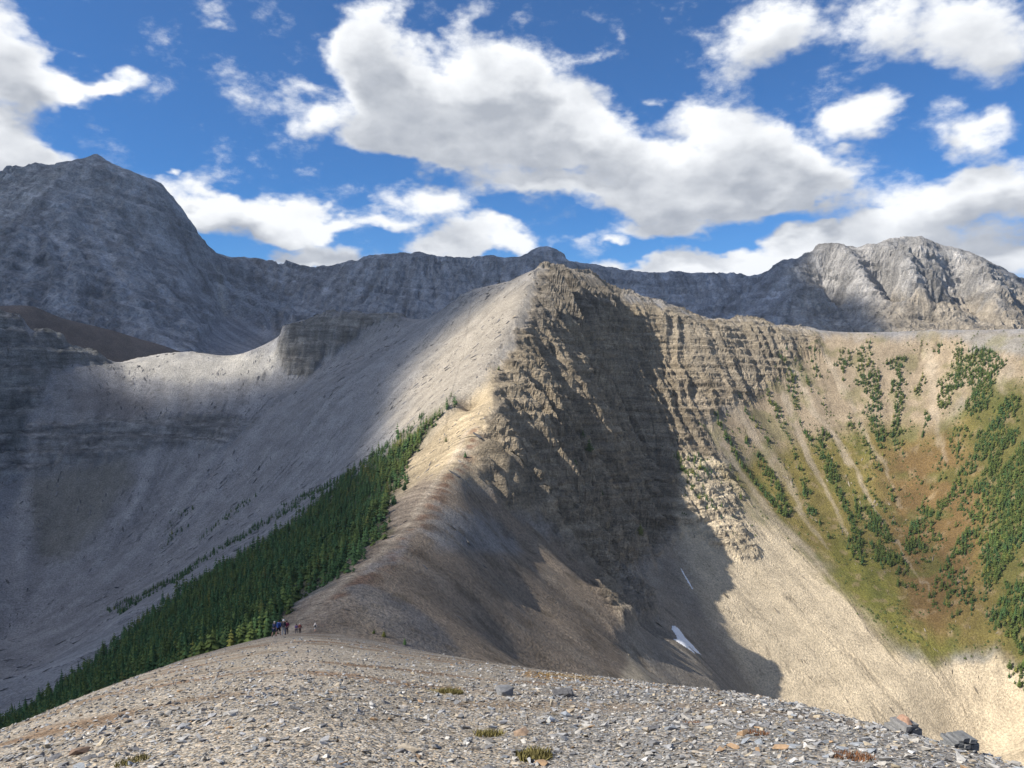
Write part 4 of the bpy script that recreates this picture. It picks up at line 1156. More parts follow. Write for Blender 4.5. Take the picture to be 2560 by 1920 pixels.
boulder('flat white stone lying alone above the grey slab', 637, 1756, 28, (1, .6, .3), 21, (.5, .48, .45), (0, -.2, .2), n=12)
boulder('dark brown slab near the lower left corner', 196, 1886, 48, (1, .7, .4), 22, (.17, .12, .09), (0, -.1, .1), n=14)
boulder('small bright white stone below the rim at the right', 2278, 1884, 20, (1, .8, .6), 23, (.62, .62, .61), (.2, .2, .3), n=10)
boulder('light tan flat rock close to the bottom edge', 1015, 1880, 60, (1, .7, .35), 24, (.38, .33, .26), (0, 0, .3), n=14)

# grass and dryad tufts
def tuft_material(name, c):
    t = NT(name)
    n = t.noise(t.new('ShaderNodeNewGeometry').outputs['Position'], 25.0, 2)
    rgb = t.new('ShaderNodeRGB'); rgb.outputs[0].default_value = (*c, 1)
    t.link(t.scale(rgb.outputs[0], t.ramp(n, .3, .7, .6, 1.5)), t.b.inputs['Base Color'])
    return t.m
TUFT = [tuft_material('tuft_olive', (.16, .14, .055)), tuft_material('tuft_gold', (.27, .19, .085)), tuft_material('tuft_rust', (.19, .095, .05))]
def tuft(label, px, py, w_px, h_px, mi, n, seed):
    r = np.random.default_rng(seed)
    x0, y0, z0 = fg_at(px, py)
    d = math.hypot(x0, y0); w = w_px * d / FPX / 2; h = h_px * d / FPX
    a, q_ = r.uniform(0, 6.283, n), np.sqrt(r.uniform(0, 1, n))
    x, y = x0 + w * q_ * np.cos(a), y0 + w * 1.3 * q_ * np.sin(a)
    z = fgz(x, y)
    hh = h * r.uniform(.5, 1.1, n); bw = h * .09
    yaw = r.uniform(0, 6.28, n); lean = r.normal(0, .35, (n, 2))
    b = np.stack([x, y, z], -1)
    dx = np.stack([np.cos(yaw), np.sin(yaw), 0 * yaw], -1) * bw
    top = b + np.stack([lean[:, 0] * hh, lean[:, 1] * hh, hh], -1)
    mid = (b + top) / 2
    V = np.stack([b - dx, b + dx, mid + dx * .8, top, mid - dx * .8], 1) - np.array((x0, y0, z0))
    F = (np.array([[0, 1, 2], [0, 2, 4], [4, 2, 3]])[None] + 5 * np.arange(n)[:, None, None]).reshape(-1, 3)
    o = tri_mesh('grass_tuft', V.reshape(-1, 3), F, TUFT[mi])
    o.location = (x0, y0, z0)
    return tag(o, label, 'grass tuft', 'low tufts among the stones')
tuft('olive tuft left of the brown block near the centre', 1222, 1838, 75, 16, 0, 260, 1)
tuft('golden olive tuft at the bottom edge near the centre', 1335, 1895, 95, 22, 0, 380, 2)
tuft('flat green-brown cushion high on the gravel left of the rounded boulder', 1128, 1732, 62, 9, 0, 700, 3)
tuft('rusty tuft on the gravel at the lower right', 2130, 1895, 90, 12, 2, 300, 4)
tuft('brown tuft below the middle of the right rim', 1890, 1835, 55, 9, 2, 200, 5)
tuft('small rusty tuft just under the right rim', 1730, 1810, 50, 8, 2, 160, 6)
tuft('olive tuft near the lower left of the gravel', 330, 1905, 70, 12, 0, 220, 7)
tuft('golden strip of dry grass along the far edge of the gravel', 1430, 1694, 190, 6, 1, 900, 8)
# ------------------------------------------------------------------ conifers
def tree_proto(seed, tiers=11, per=7, width=0.17, larch=False, under=True):
    """unit-height conifer: returns trunk (V, F) and crown (V, F): drooping branch blades in uneven whorls"""
    r = random.Random(seed)
    tv, tf = [], []
    for k in range(5):
        a = k * 2 * math.pi / 5
        tv += [(0.018 * math.cos(a), 0.018 * math.sin(a), -0.08), (0.004 * math.cos(a), 0.004 * math.sin(a), 0.93)]
    for k in range(5):
        a, b = 2 * k, (2 * k + 2) % 10
        tf += [(a, b, b + 1), (a, b + 1, a + 1)]
    V, F = [], []
    for t_ in range(tiers):
        f = t_ / (tiers - 1)
        h = 0.07 + 0.88 * f + r.uniform(-.02, .02)
        R = width * (1 - f) ** (0.75 if larch else 0.85) * (0.75 + 0.4 * min(1, f * 6)) + 0.012
        a0 = r.uniform(0, 6.28)
        for k in range(per):
            if r.random() < 0.10: continue
            a = a0 + k * 2 * math.pi / per + r.uniform(-.3, .3)
            L = R * r.uniform(.65, 1.25)
            dr = L * r.uniform(.15, .55) * (0.6 if larch else 1)
            ca, sa = math.cos(a), math.sin(a)
            wd = L * (0.42 if larch else 0.5) + 0.008
            i = len(V)
            up = 0.055 + 0.03 * (1 - f)
            V += [(0, 0, h + up), (ca * L * .55 - sa * wd, sa * L * .55 + ca * wd, h - dr * .5), (ca * L, sa * L, h - dr), (ca * L * .55 + sa * wd, sa * L * .55 - ca * wd, h - dr * .5),
                  (0, 0, h - .015)]
            F += [(i, i + 1, i + 2), (i, i + 2, i + 3)]
            if under: F += [(i + 4, i + 2, i + 1), (i + 4, i + 3, i + 2)]
    V.append((0, 0, 1.0)); i = len(V) - 1
    V += [(0.014, 0, .88), (-.008, .012, .88), (-.008, -.012, .88)]
    F += [(i, i + 1, i + 2), (i, i + 2, i + 3), (i, i + 3, i + 1)]
    return (np.array(tv), np.array(tf)), (np.array(V), np.array(F))
def foliage(name, c):
    t = NT(name)
    oi = t.new('ShaderNodeObjectInfo')
    n = t.noise(t.new('ShaderNodeNewGeometry').outputs['Position'], 0.55, 3)
    rgb = t.new('ShaderNodeRGB'); rgb.outputs[0].default_value = (*c, 1)
    f = t.math('MULTIPLY', t.ramp(n, .3, .7, .6, 1.45), t.ramp(oi.outputs['Random'], 0, 1, .75, 1.3))
    t.link(t.scale(rgb.outputs[0], f), t.b.inputs['Base Color'])
    t.b.inputs['Roughness'].default_value = 0.8
    return t.m
SPRUCE = foliage('spruce_needles', (0.052, 0.100, 0.034))
LARCH = foliage('larch_needles', (0.105, 0.145, 0.038))
GOLD = foliage('larch_needles_turning', (0.16, 0.165, 0.04))
BARK = foliage('bark', (0.09, 0.07, 0.055))
kinds = []
for k in range(8):
    lar = k >= 5
    tr, cr = tree_proto(700 + k, 11 if not lar else 9, 7, [.18, .21, .16, .2, .23, .25, .28, .24][k], lar)
    m = SPRUCE if k < 5 else (LARCH if k < 7 else GOLD)
    kinds.append((tr, cr, m))
small = [tree_proto(760 + k, 8, 4, [.2, .23, .18, .22, .25, .27, .3, .26][k], k >= 5, False)[1] for k in range(8)]    # for the far mass of trees
_mesh_t, _mesh_c = [], []
for k, (tr, cr, m) in enumerate(kinds):
    for lst, (v, f), mm, nm in ((_mesh_t, tr, BARK, 'trunk'), (_mesh_c, cr, m, 'crown')):
        o = tri_mesh(nm, v, f, mm)
        lst.append(o.data)
        bpy.data.objects.remove(o)
zgrid = Grid(0, 0, 1, Z)
def mid_z(x, y):
    return zgrid(np.interp(x, MX, np.arange(len(MX))), np.interp(y, MY, np.arange(len(MY))))
CANDS = []   # x, y, z, height, kind, zone
def scatter(n, x0, x1, y0, y1, accept, hlo, hhi, mix, zone_):
    x, y = rng.uniform(x0, x1, n), rng.uniform(y0, y1, n)
    z = mid_z(x, y)
    px, py = project(x, y, z)
    p = accept(px, py, x, y)
    k = rng.uniform(0, 1, n) < p
    x, y, z, px, py = x[k], y[k], z[k], px[k], py[k]
    h = rng.uniform(hlo, hhi, len(x)) * rng.uniform(.75, 1.15, len(x))
    mixn = np.clip(mix + 0.9 * fbm(x, y, 26, 3, 605), 0.03, .97)
    kd = np.where(rng.uniform(0, 1, len(x)) < mixn, rng.choice([5, 6, 7], len(x), p=[.48, .46, .06]), rng.integers(0, 5, len(x)))
    h = np.where(y < 260, np.minimum(h, 6.6 + 1.2 * rng.uniform(0, 1, len(x))), h)
    for i in range(len(x)):
        CANDS.append((x[i], y[i], z[i], h[i], int(kd[i]), zone_))
def hidden_by_hump(px, py, y):
    rim = np.interp(px, _kx, _ky)
    return (py > rim + 55) | (px < -40) | (px > 2600)
def acc_wood(px, py, x, y):
    j = 14 * fbm(x, y, 22, 3, 601)
    m = softpoly(px + j, py + j, WOOD, 16)
    gap = sstep(-.42, -.2, fbm(x, y, 16, 3, 602))
    return m * (0.25 + 0.75 * gap) * ~hidden_by_hump(px, py, y)
scatter(25000, -330, 0, 150, 560, acc_wood, 3.6, 8.8, 0.42, 'wood')
RIBS = [[(1060, 1040), (960, 1130), (870, 1190), (780, 1235), (700, 1270)], [(740, 1265), (660, 1310), (590, 1350), (520, 1390), (430, 1460)], [(640, 1240), (560, 1300), (500, 1345)],
        [(480, 1270), (440, 1300), (415, 1325)], [(470, 1315), (430, 1345), (400, 1375)], [(450, 1440), (380, 1480), (300, 1530)], [(330, 1495), (270, 1530)]]
def acc_ribs(px, py, x, y):
    d = np.min([polydist(px, py, r_) for r_ in RIBS], 0)
    return (1 - sstep(3, 9, d)) * (y > 330) * 0.8
scatter(15000, -330, -20, 330, 700, acc_ribs, 2.2, 4.6, 0.08, 'rib')
def acc_wall(px, py, x, y):
    s_ = np.zeros(len(px))
    for pl, w in STRIPS:
        s_ = np.maximum(s_, 1 - sstep(w * .7, w * 1.3, polydist(px, py, pl)))
    cl_ = 0.06 + 0.20 * G_big(x, y) + 0.16 * G_med(x, y) + 0.45 * fbm(x, y, 34, 3, 603) + 0.35 * fbm(x, y, 9, 2, 604)
    zones = [([(1760, 1040), (1840, 1030), (1960, 1200), (1990, 1290), (1930, 1290), (1850, 1200)], .8, .0), ([(1880, 1040), (1960, 1080), (2080, 1330), (2040, 1310), (1960, 1190)], .9, -.05),
             ([(2010, 1080), (2090, 1080), (2220, 1300), (2300, 1370), (2230, 1430), (2140, 1400), (2090, 1280)], .9, -.05), ([(2140, 1060), (2190, 1060), (2260, 1250), (2340, 1380), (2290, 1380)], .7, .0),
             ([(2020, 900), (2330, 900), (2400, 1050), (2330, 1130), (2200, 1110), (2080, 1050)], .7, .0), ([(2250, 1090), (2480, 1080), (2480, 1350), (2380, 1400), (2280, 1300)], .6, .0),
             ([(2390, 870), (2480, 880), (2560, 960), (2700, 960), (2700, 1120), (2480, 1120), (2410, 1020), (2350, 1020)], .8, -.05), ([(2440, 1080), (2700, 1080), (2700, 1680), (2560, 1640), (2470, 1540), (2450, 1400), (2490, 1250)], 1.0, -.3),
             ([(1640, 1130), (1760, 1140), (1850, 1250), (1800, 1290), (1700, 1240)], .5, .02), ([(2520, 1670), (2700, 1660), (2700, 1790), (2560, 1740)], .9, -.3), ([(1840, 960), (1990, 960), (2000, 1060), (1860, 1040)], .5, .02),
             ([(1900, 870), (2420, 860), (2420, 960), (1960, 980)], .35, .06), ([(1990, 1290), (2340, 1350), (2460, 1500), (2420, 1560), (2200, 1430)], .35, .1)]
    p = np.zeros(len(px))
    for poly, dn, th in zones:
        p = np.maximum(p, softpoly(px, py, poly, 14) * dn * sstep(th, th + .2, cl_))
    return p * (1 - s_) * (x > 90)
scatter(74000, 90, 520, 430, 860, acc_wall, 2.6, 6.6, 0.62, 'wall')
ca = np.array([(c[0], c[1], c[2], c[3], c[4]) for c in CANDS])
zn = np.array([c[5] for c in CANDS])
cpx, cpy = project(ca[:, 0], ca[:, 1], ca[:, 2])
show = ca[:, 3] / ca[:, 1] * ((cpx > 0) & (cpx < 2560) & (cpy < np.interp(cpx, _kx, _ky) + 18))
pick = np.zeros(len(ca), bool)
for z_, n_pick in (('wood', 190), ('rib', 24), ('wall', 76)):
    idx = np.where(zn == z_)[0]
    pick[idx[np.argsort(-show[idx])[:n_pick]]] = True
print('TRIS', sum(len(o.data.polygons) for o in bpy.data.objects if o.type == 'MESH'))
print('TREES', {z_: int((zn == z_).sum()) for z_ in ('wood', 'rib', 'wall')})
def plant_tree(x, y, z, h, k, label, group, name=None, fat=1.0):
    e = bpy.data.objects.new(name or ('spruce_tree' if k < 5 else 'larch_tree'), None)
    COL.objects.link(e)
    e.location = (x, y, z - 0.03 * h); e.scale = (h * fat, h * fat, h); e.rotation_euler = (0, 0, random.uniform(0, 6.28))
    e.empty_display_size = 0.3
    for nm, me in (('trunk', _mesh_t[k]), ('crown', _mesh_c[k])):
        o = bpy.data.objects.new(nm, me); COL.objects.link(o); o.parent = e
    return tag(e, label, 'tree', group)
def tree_label(zn_, k, h, px):
    sz = 'tall' if h > 7.2 else ('short' if h < 5.2 else 'medium-high')
    kd = 'dark green spruce' if k < 5 else ('yellow-green larch' if k == 7 else 'light green larch')
    if zn_ == 'wood':
        wh = 'at the left end of the forest' if px < 260 else ('in the forest above the left gravel rim' if px < 470 else ('in the forest just left of the hikers' if px < 690 else 'at the top of the forest beside the saddle'))
        return f'{sz} {kd} {wh}', 'trees of the dense forest on the left slope'
    if zn_ == 'rib':
        wh = 'in the long thin row above the forest' if px > 520 else 'in the short row on the grey scree far left'
        return f'{kd} {wh}', 'small trees in rows on the grey scree'
    wh = 'among the scree gullies right of the peak' if px < 2050 else ('in the middle of the sunny meadow wall' if px < 2380 else 'in the wood along the right picture edge')
    return f'{sz} {kd} {wh}', 'trees of the sunny right wall'
for i in np.where(pick)[0]:
    x, y, z, h, k = ca[i]
    lb = tree_label(zn[i], int(k), h, cpx[i])
    plant_tree(x, y, z, h, int(k), lb[0], lb[1])
for z_, nm, lab in (('wood', 'forest', 'rest of the dense conifer forest on the left slope'), ('rib', 'tree_rows', 'rows of small trees on the grey scree'), ('wall', 'open_forest', 'open larch and spruce wood on the sunny right wall')):
    for grp in range(3):
        ks = {0: range(0, 5), 1: range(5, 7), 2: range(7, 8)}[grp]
        VV, FF, off = [], [], 0
        for k in ks:
            idx = np.where((zn == z_) & ~pick & (ca[:, 4] == k))[0]
            if not len(idx): continue
            pv, pf = small[k]
            yaw = rng.uniform(0, 6.28, len(idx)); c, s_ = np.cos(yaw), np.sin(yaw)
            h = ca[idx, 3]
            v = np.stack([(pv[:, 0][None] * c[:, None] - pv[:, 1][None] * s_[:, None]), (pv[:, 0][None] * s_[:, None] + pv[:, 1][None] * c[:, None]), np.broadcast_to(pv[:, 2][None], (len(idx), len(pv)))], -1) * h[:, None, None]
            v += (ca[idx, :3] - np.array((0, 0, .03)) * h[:, None])[:, None]
            VV.append(v.reshape(-1, 3)); FF.append((pf[None] + (off + np.arange(len(idx)) * len(pv))[:, None, None]).reshape(-1, 3)); off += len(idx) * len(pv)
        if not VV: continue
        o = tri_mesh(nm if grp == 0 else 'crowns', np.concatenate(VV), np.concatenate(FF), kinds[list(ks)[0]][2])
        if grp == 0:
            tag(o, lab, None, None, 'stuff'); main_o = o
        else:
            o.parent = main_o; o['kind'] = 'stuff'

# low krummholz and willow scrub on the sunny wall and the cliff ledges
sv_, sf_ = [], []
for k in range(9):
    a = k * 2 * math.pi / 9 + (k % 2) * .2
    for q_, (r_, zz) in enumerate(((.22, .55), (.55, .2))):
        ca_, sa_ = math.cos(a + q_ * .35), math.sin(a + q_ * .35)
        i = len(sv_)
        sv_ += [(ca_ * r_ * .2, sa_ * r_ * .2, zz + .45), (ca_ * r_ - sa_ * .22, sa_ * r_ + ca_ * .22, zz * .7), (ca_ * r_ * 1.15, sa_ * r_ * 1.15, zz * .3), (ca_ * r_ + sa_ * .22, sa_ * r_ - ca_ * .22, zz * .7)]
        sf_ += [(i, i + 1, i + 2), (i, i + 2, i + 3)]
sv_, sf_ = np.array(sv_), np.array(sf_)
n = 38000
x, y = rng.uniform(70, 520, n), rng.uniform(430, 850, n)
px, py = project(x, y, mid_z(x, y))
dn = softpoly(px, py, MEADOW, 30) * sstep(-.15, .35, fbm(x, y, 20, 3, 610)) * .5 + softpoly(px, py, WALL, 20) * sstep(0, .4, fbm(x, y, 24, 3, 611)) * .4
dn = dn + softpoly(px, py, [(1640, 1080), (1760, 1050), (1880, 1250), (1900, 1380), (1780, 1330), (1650, 1230)], 25) * sstep(0, .3, fbm(x, y, 14, 3, 612)) * .6
for pl, w in STRIPS:
    dn = dn * sstep(w * .5, w * 1.2, polydist(px, py, pl))
k = rng.uniform(0, 1, n) < dn
x, y = x[k], y[k]; z = mid_z(x, y)
h = rng.uniform(.6, 1.7, len(x)); yaw = rng.uniform(0, 6.28, len(x)); c, s_ = np.cos(yaw), np.sin(yaw)
v = np.stack([sv_[:, 0] * c[:, None] - sv_[:, 1] * s_[:, None], sv_[:, 0] * s_[:, None] + sv_[:, 1] * c[:, None], np.broadcast_to(sv_[:, 2], (len(x), len(sv_)))], -1) * h[:, None, None]
v += np.stack([x, y, z - .1], -1)[:, None]
scrub = tri_mesh('scrub', v.reshape(-1, 3), (sf_[None] + (np.arange(len(x)) * len(sv_))[:, None, None]).reshape(-1, 3), foliage('scrub_leaves', (.075, .095, .03)))
tag(scrub, 'low dark scrub dotted over the sunny right wall', None, None, 'stuff')
print('SCRUB', len(x))

# fallen blocks and ledge rubble lying along the fall lines of the scree
n = 150000
x, y = rng.uniform(-520, 330, n), rng.uniform(170, 880, n)
z = mid_z(x, y); px, py = project(x, y, z)
ok_ = (px > -20) & (px < 2580) & (py > 680) & ~hidden_by_hump(px, py, y)
lf = (px < np.interp(py, [660, 851, 969, 1160, 1300, 1441, 1570], [1361, 1290, 1222, 1155, 1065, 911, 780]))
stk = sstep(0.1, 1.3, G_fine(x, y)) * sstep(-.25, .25, fbm(x, y, 60, 3, 620))
wod = softpoly(px, py, WOOD, 10)
dn = np.where(lf, .55, .16) * stk * (1 - wod)
dn = dn + .25 * softpoly(px, py, CLIFF, 30) * sstep(.1, .4, fbm(x, y, 25, 3, 621))
k = ok_ & (rng.uniform(0, 1, n) < dn)
x, y, z = x[k], y[k], z[k]
m_ = len(x)
sl_x, sl_y = mid_z(x + 2, y) - mid_z(x - 2, y), mid_z(x, y + 2) - mid_z(x, y - 2)
fall = np.arctan2(sl_y, sl_x)
sz_ = 0.75 * rng.uniform(0, 1, m_) ** -.38 * (0.6 + y / 900)
sz_ = np.minimum(sz_, 3.2)
RB = rot_matrices(fall + rng.normal(0, .2, m_), np.arctan(sl_y / 4) + rng.normal(0, .2, m_), -np.arctan(sl_x / 4) + rng.normal(0, .2, m_))
VV, FF, CV, off = [], [], [], 0
pidb = rng.integers(0, 8, m_)
cb_ = np.where((x > 0)[:, None], np.array((.36, .31, .24)), np.array((.25, .245, .245))) * rng.uniform(.35, 1.0, (m_, 1))
for k in range(8):
    idx = np.where(pidb == k)[0]
    pv, pf = protos[k]
    v = np.einsum('nij,vj->nvi', RB[idx], pv * np.array((2.6, .85, .8))) * sz_[idx, None, None] + np.stack([x[idx], y[idx], z[idx] + .1 * sz_[idx]], -1)[:, None]
    VV.append(v.reshape(-1, 3)); CV.append(np.repeat(cb_[idx], len(pv), 0)); FF.append((pf[None] + (off + np.arange(len(idx)) * len(pv))[:, None, None]).reshape(-1, 3)); off += len(idx) * len(pv)
blocks = tri_mesh('scree_blocks', np.concatenate(VV), np.concatenate(FF), STONE, np.concatenate(CV))
tag(blocks, 'loose blocks strewn down the scree slopes', None, None, 'stuff')
print('BLOCKS', m_)

# lone trees and shrubs on the ridge and the cliff
def ray_mid(px, py, y0=150, y1=880):
    d = np.array(P(px, py, 1.0)); t_ = np.arange(y0, y1, 0.5)
    h = d[2] * t_ - mid_z(d[0] * t_, t_)
    k = np.argmax(h < 0) if (h < 0).any() else np.argmin(h)
    return d[0] * t_[k], t_[k], float(mid_z(np.array([d[0] * t_[k]]), np.array([t_[k]]))[0])
for lab, px, py, hp, k in (('lone slim larch on the shaded cliff, the higher of two', 1457, 1098, 22, 5), ('lone larch on the shaded cliff just below the slim one', 1473, 1130, 34, 6), ('small yellow larch in the dark hollow under the cliff band', 1601, 1338, 30, 7),
                           ('small green tree on the cliff spur below the two larches', 1438, 1165, 20, 5), ('dark shrubby spruce on the crest where the ridge turns', 1163, 1143, 16, 1), ('little spruce right on the ridge crest above the forest', 1012, 1225, 24, 4),
                           ('dark spruce clump on the grass at the forest edge', 985, 1262, 30, 4), ('small spruce at the forest edge lower on the ridge', 960, 1330, 26, 3), ('sapling on the tan grass beside the ridge path', 1115, 1105, 14, 5),
                           ('yellow-green sapling at the foot of the saddle slope', 960, 1592, 18, 7), ('little spruce on the rim right of the saddle', 1012, 1612, 18, 3), ('pale sapling on the rim left of the little spruce', 935, 1585, 12, 6),
                           ('tiny green tree on the cliff edge near the ridge kink', 1247, 925, 12, 6), ('small tree on the dark cliff above the snow', 1505, 1240, 16, 5)):
    x, y, z = ray_mid(px, py)
    plant_tree(x, y, z, hp * y / FPX, k, lab, 'single trees along the ridge and cliff', fat=1.5)
# ------------------------------------------------------------------ snow left in the shaded gullies
def snow_material():
    t = NT('old_snow')
    n = t.noise(t.new('ShaderNodeNewGeometry').outputs['Position'], 0.6, 4)
    rgb = t.new('ShaderNodeRGB'); rgb.outputs[0].default_value = (.90, .91, .93, 1)
    t.link(t.scale(rgb.outputs[0], t.ramp(n, .3, .7, .88, 1.06)), t.b.inputs['Base Color'])
    t.link(t.bump(n, .4, .3), t.b.inputs['Normal'])
    return t.m
SNOW = snow_material()
def snow_patch(label, poly, step, thick):
    xs = np.arange(min(p[0] for p in poly) - step, max(p[0] for p in poly) + 2 * step, step); ys = np.arange(min(p[1] for p in poly) - step, max(p[1] for p in poly) + 2 * step, step)
    U, Vv = np.meshgrid(xs, ys)
    ins = inpoly(U, Vv, poly)
    d_ = polydist(U, Vv, list(poly) + [poly[0]])
    W_ = np.array([[ray_mid(u, v, 300, 700) for u, v in zip(ru, rv)] for ru, rv in zip(U, Vv)])
    lift = np.where(ins, thick * (0.35 + 0.65 * sstep(0, 5, d_)), -0.6 * thick)
    cellk = ins[:-1, :-1] | ins[1:, 1:] | ins[:-1, 1:] | ins[1:, :-1]
    top = W_.copy(); top[..., 2] += lift
    c0 = top[ins].mean(0)
    return tag(grid_mesh('snow_patch', top[..., 0], top[..., 1], top[..., 2], SNOW, None, cellk), label, 'snow patch', 'snow left in the gullies below the peak')
snow_patch('white forked snow patch in the shaded gully below the cliff', [(1680, 1565), (1686, 1564), (1696, 1571), (1707, 1585), (1713, 1594), (1730, 1611), (1745, 1628), (1753, 1638), (1736, 1628), (1722, 1616), (1741, 1637), (1719, 1622), (1702, 1611), (1682, 1598), (1693, 1599), (1690, 1588), (1679, 1573)], 1.5, 0.5)
snow_patch('thin white streak of snow higher up the shaded gully', [(1700, 1418), (1704, 1422), (1714, 1440), (1724, 1456), (1733, 1473), (1728, 1470), (1716, 1450), (1706, 1432)], 1.5, 0.25)

# ------------------------------------------------------------------ hikers
def flat_mat(name, c, rough=.85):
    t = NT(name)
    n = t.noise(t.new('ShaderNodeNewGeometry').outputs['Position'], 9.0, 3)
    rgb = t.new('ShaderNodeRGB'); rgb.outputs[0].default_value = (*c, 1)
    t.link(t.scale(rgb.outputs[0], t.ramp(n, .3, .7, .8, 1.2)), t.b.inputs['Base Color'])
    t.b.inputs['Roughness'].default_value = rough
    return t.m
SKIN = flat_mat('skin', (.46, .27, .2), .6)
def skin_mesh(name, verts, radii, edges, mat, parent, root=0):
    me = bpy.data.meshes.new(name)
    me.from_pydata(verts, edges, [])
    o = bpy.data.objects.new(name, me); COL.objects.link(o); o.parent = parent
    md = o.modifiers.new('skin', 'SKIN'); md.use_smooth_shade = True
    if not me.skin_vertices:
        o_act = bpy.context.view_layer.objects.active
        bpy.context.view_layer.objects.active = o
        bpy.ops.mesh.customdata_skin_add()
        bpy.context.view_layer.objects.active = o_act
    for v, r in zip(me.skin_vertices[0].data, radii):
        v.radius = (r, r) if not isinstance(r, tuple) else r
    me.skin_vertices[0].data[root].use_root = True
    o.modifiers.new('round', 'SUBSURF').levels = 1
    o.modifiers['round'].render_levels = 1
    me.materials.append(mat)
    return o
def person(label, x, y, z, yaw, h, stride, lean, top, legs, hat, arm=0.0, long_sleeve=True, long_leg=True, hair=(.05, .035, .025), boots=(.05, .045, .04)):
    e = bpy.data.objects.new('person', None); COL.objects.link(e)
    s = h / 1.75
    e.location = (x, y, z); e.rotation_euler = (0, 0, yaw); e.scale = (s, s, s)
    L = lean
    J = {'pel': (0, 0, .95), 'spi': (0, .05 * L, 1.13), 'che': (0, .18 * L, 1.32), 'nec': (0, .28 * L, 1.47), 'hea': (0, .32 * L, 1.60), 'top': (0, .33 * L, 1.70), 'nos': (0, .32 * L + .11, 1.60)}
    for sd, sg in (('l', -1), ('r', 1)):
        f = sg * stride
        J['sh' + sd] = (sg * .17, .22 * L, 1.40); J['el' + sd] = (sg * .25, .16 * L - .10 * f + .04, 1.14); J['wr' + sd] = (sg * .24, .16 * L - .14 * f + .16 + arm, .96 + arm * .6)
        hx_, hy_, hz_ = J['wr' + sd]
        J['pa' + sd] = (hx_, hy_ + .05, hz_ - .07)
        for q_, (dx_, ln) in enumerate(((-.032, .07), (-.011, .08), (.011, .076), (.032, .06))):
            J[f'f{q_}{sd}'] = (hx_ + dx_, hy_ + .075, hz_ - .07 - ln * .6); J[f'g{q_}{sd}'] = (hx_ + dx_, hy_ + .065, hz_ - .07 - ln * 1.15)
        J['th' + sd] = (hx_ - sg * .05, hy_ + .075, hz_ - .075)
        J['hi' + sd] = (sg * .095, 0, .90); J['kn' + sd] = (sg * .10, .17 * f + .05, .50); J['an' + sd] = (sg * .10, .30 * f - .05, .10 + max(0, -f) * .05); J['to' + sd] = (sg * .11, .30 * f + .12, .035)
    names = list(J); ix = {n: i for i, n in enumerate(names)}
    R = {'pel': (.15, .11), 'spi': (.135, .10), 'che': (.165, .11), 'nec': .055, 'hea': (.085, .10), 'top': .07, 'nos': .018}
    rad = lambda n: R.get(n) or {'sh': .075, 'el': .045, 'wr': .03, 'pa': (.042, .02), 'hi': .095, 'kn': .06, 'an': .042, 'to': .04, 'th': .011}.get(n[:2], .009)
    E = [('pel', 'spi'), ('spi', 'che'), ('che', 'nec'), ('nec', 'hea'), ('hea', 'top'), ('hea', 'nos')]
    for sd in 'lr':
        E += [('che', 'sh' + sd), ('sh' + sd, 'el' + sd), ('el' + sd, 'wr' + sd), ('wr' + sd, 'pa' + sd), ('pa' + sd, 'th' + sd), ('pel', 'hi' + sd), ('hi' + sd, 'kn' + sd), ('kn' + sd, 'an' + sd), ('an' + sd, 'to' + sd)]
        for q_ in range(4): E += [('pa' + sd, f'f{q_}{sd}'), (f'f{q_}{sd}', f'g{q_}{sd}')]
    skin_mesh('body', [J[n] for n in names], [rad(n) for n in names], [(ix[a], ix[b]) for a, b in E], SKIN, e)
    def cloth(nm, ns, rr, ed, c):
        skin_mesh(nm, [J[n] for n in ns], rr, [(ns.index(a), ns.index(b)) for a, b in ed], flat_mat(nm, c), e)
    ns = ['pel', 'spi', 'che', 'shl', 'shr', 'ell', 'elr'] + (['wrl', 'wrr'] if long_sleeve else [])
    cloth('jacket' if long_sleeve else 'shirt', ns, [(.175, .135), (.165, .13), (.19, .135), .10, .10, .066, .066] + ([.045, .045] if long_sleeve else []),
          [('pel', 'spi'), ('spi', 'che'), ('che', 'shl'), ('che', 'shr'), ('shl', 'ell'), ('shr', 'elr')] + ([('ell', 'wrl'), ('elr', 'wrr')] if long_sleeve else []), top)
    ns = ['pel', 'hil', 'hir', 'knl', 'knr'] + (['anl', 'anr'] if long_leg else [])
    cloth('trousers' if long_leg else 'shorts', ns, [(.165, .125), .115, .115, .082, .082] + ([.058, .058] if long_leg else []), [('pel', 'hil'), ('pel', 'hir'), ('hil', 'knl'), ('hir', 'knr')] + ([('knl', 'anl'), ('knr', 'anr')] if long_leg else []), legs)
    for sd in 'lr':
        cloth('boot', ['an' + sd, 'to' + sd], [.06, .052], [('an' + sd, 'to' + sd)], boots)
    hy0 = J['hea'][1]
    V, F = [], []
    for k in range(5):
        rr, zz = [(.108, 1.60), (.115, 1.64), (.10, 1.70), (.06, 1.735), (.0, 1.745)][k] if hat else [(.10, 1.56), (.112, 1.62), (.10, 1.69), (.06, 1.725), (.0, 1.735)][k]
        for a in range(10):
            t_ = a * 2 * math.pi / 10
            V.append((rr * math.cos(t_), hy0 - .012 + rr * 1.1 * math.sin(t_), zz))
    for k in range(4):
        for a in range(10):
            b = (a + 1) % 10
            F.append((k * 10 + a, k * 10 + b, k * 10 + 10 + b, k * 10 + 10 + a))
    if hat:
        i = len(V); V += [(-.09, hy0 + .09, 1.625), (.09, hy0 + .09, 1.625), (.06, hy0 + .2, 1.61), (-.06, hy0 + .2, 1.61)]; F.append((i, i + 1, i + 2, i + 3))
    tri_mesh('hat' if hat else 'hair', V, F, flat_mat('hat' if hat else 'hair', hat or hair), None, e, True)
    tag(e, label, 'person', 'hikers on the ridge path')
    return e, s, J
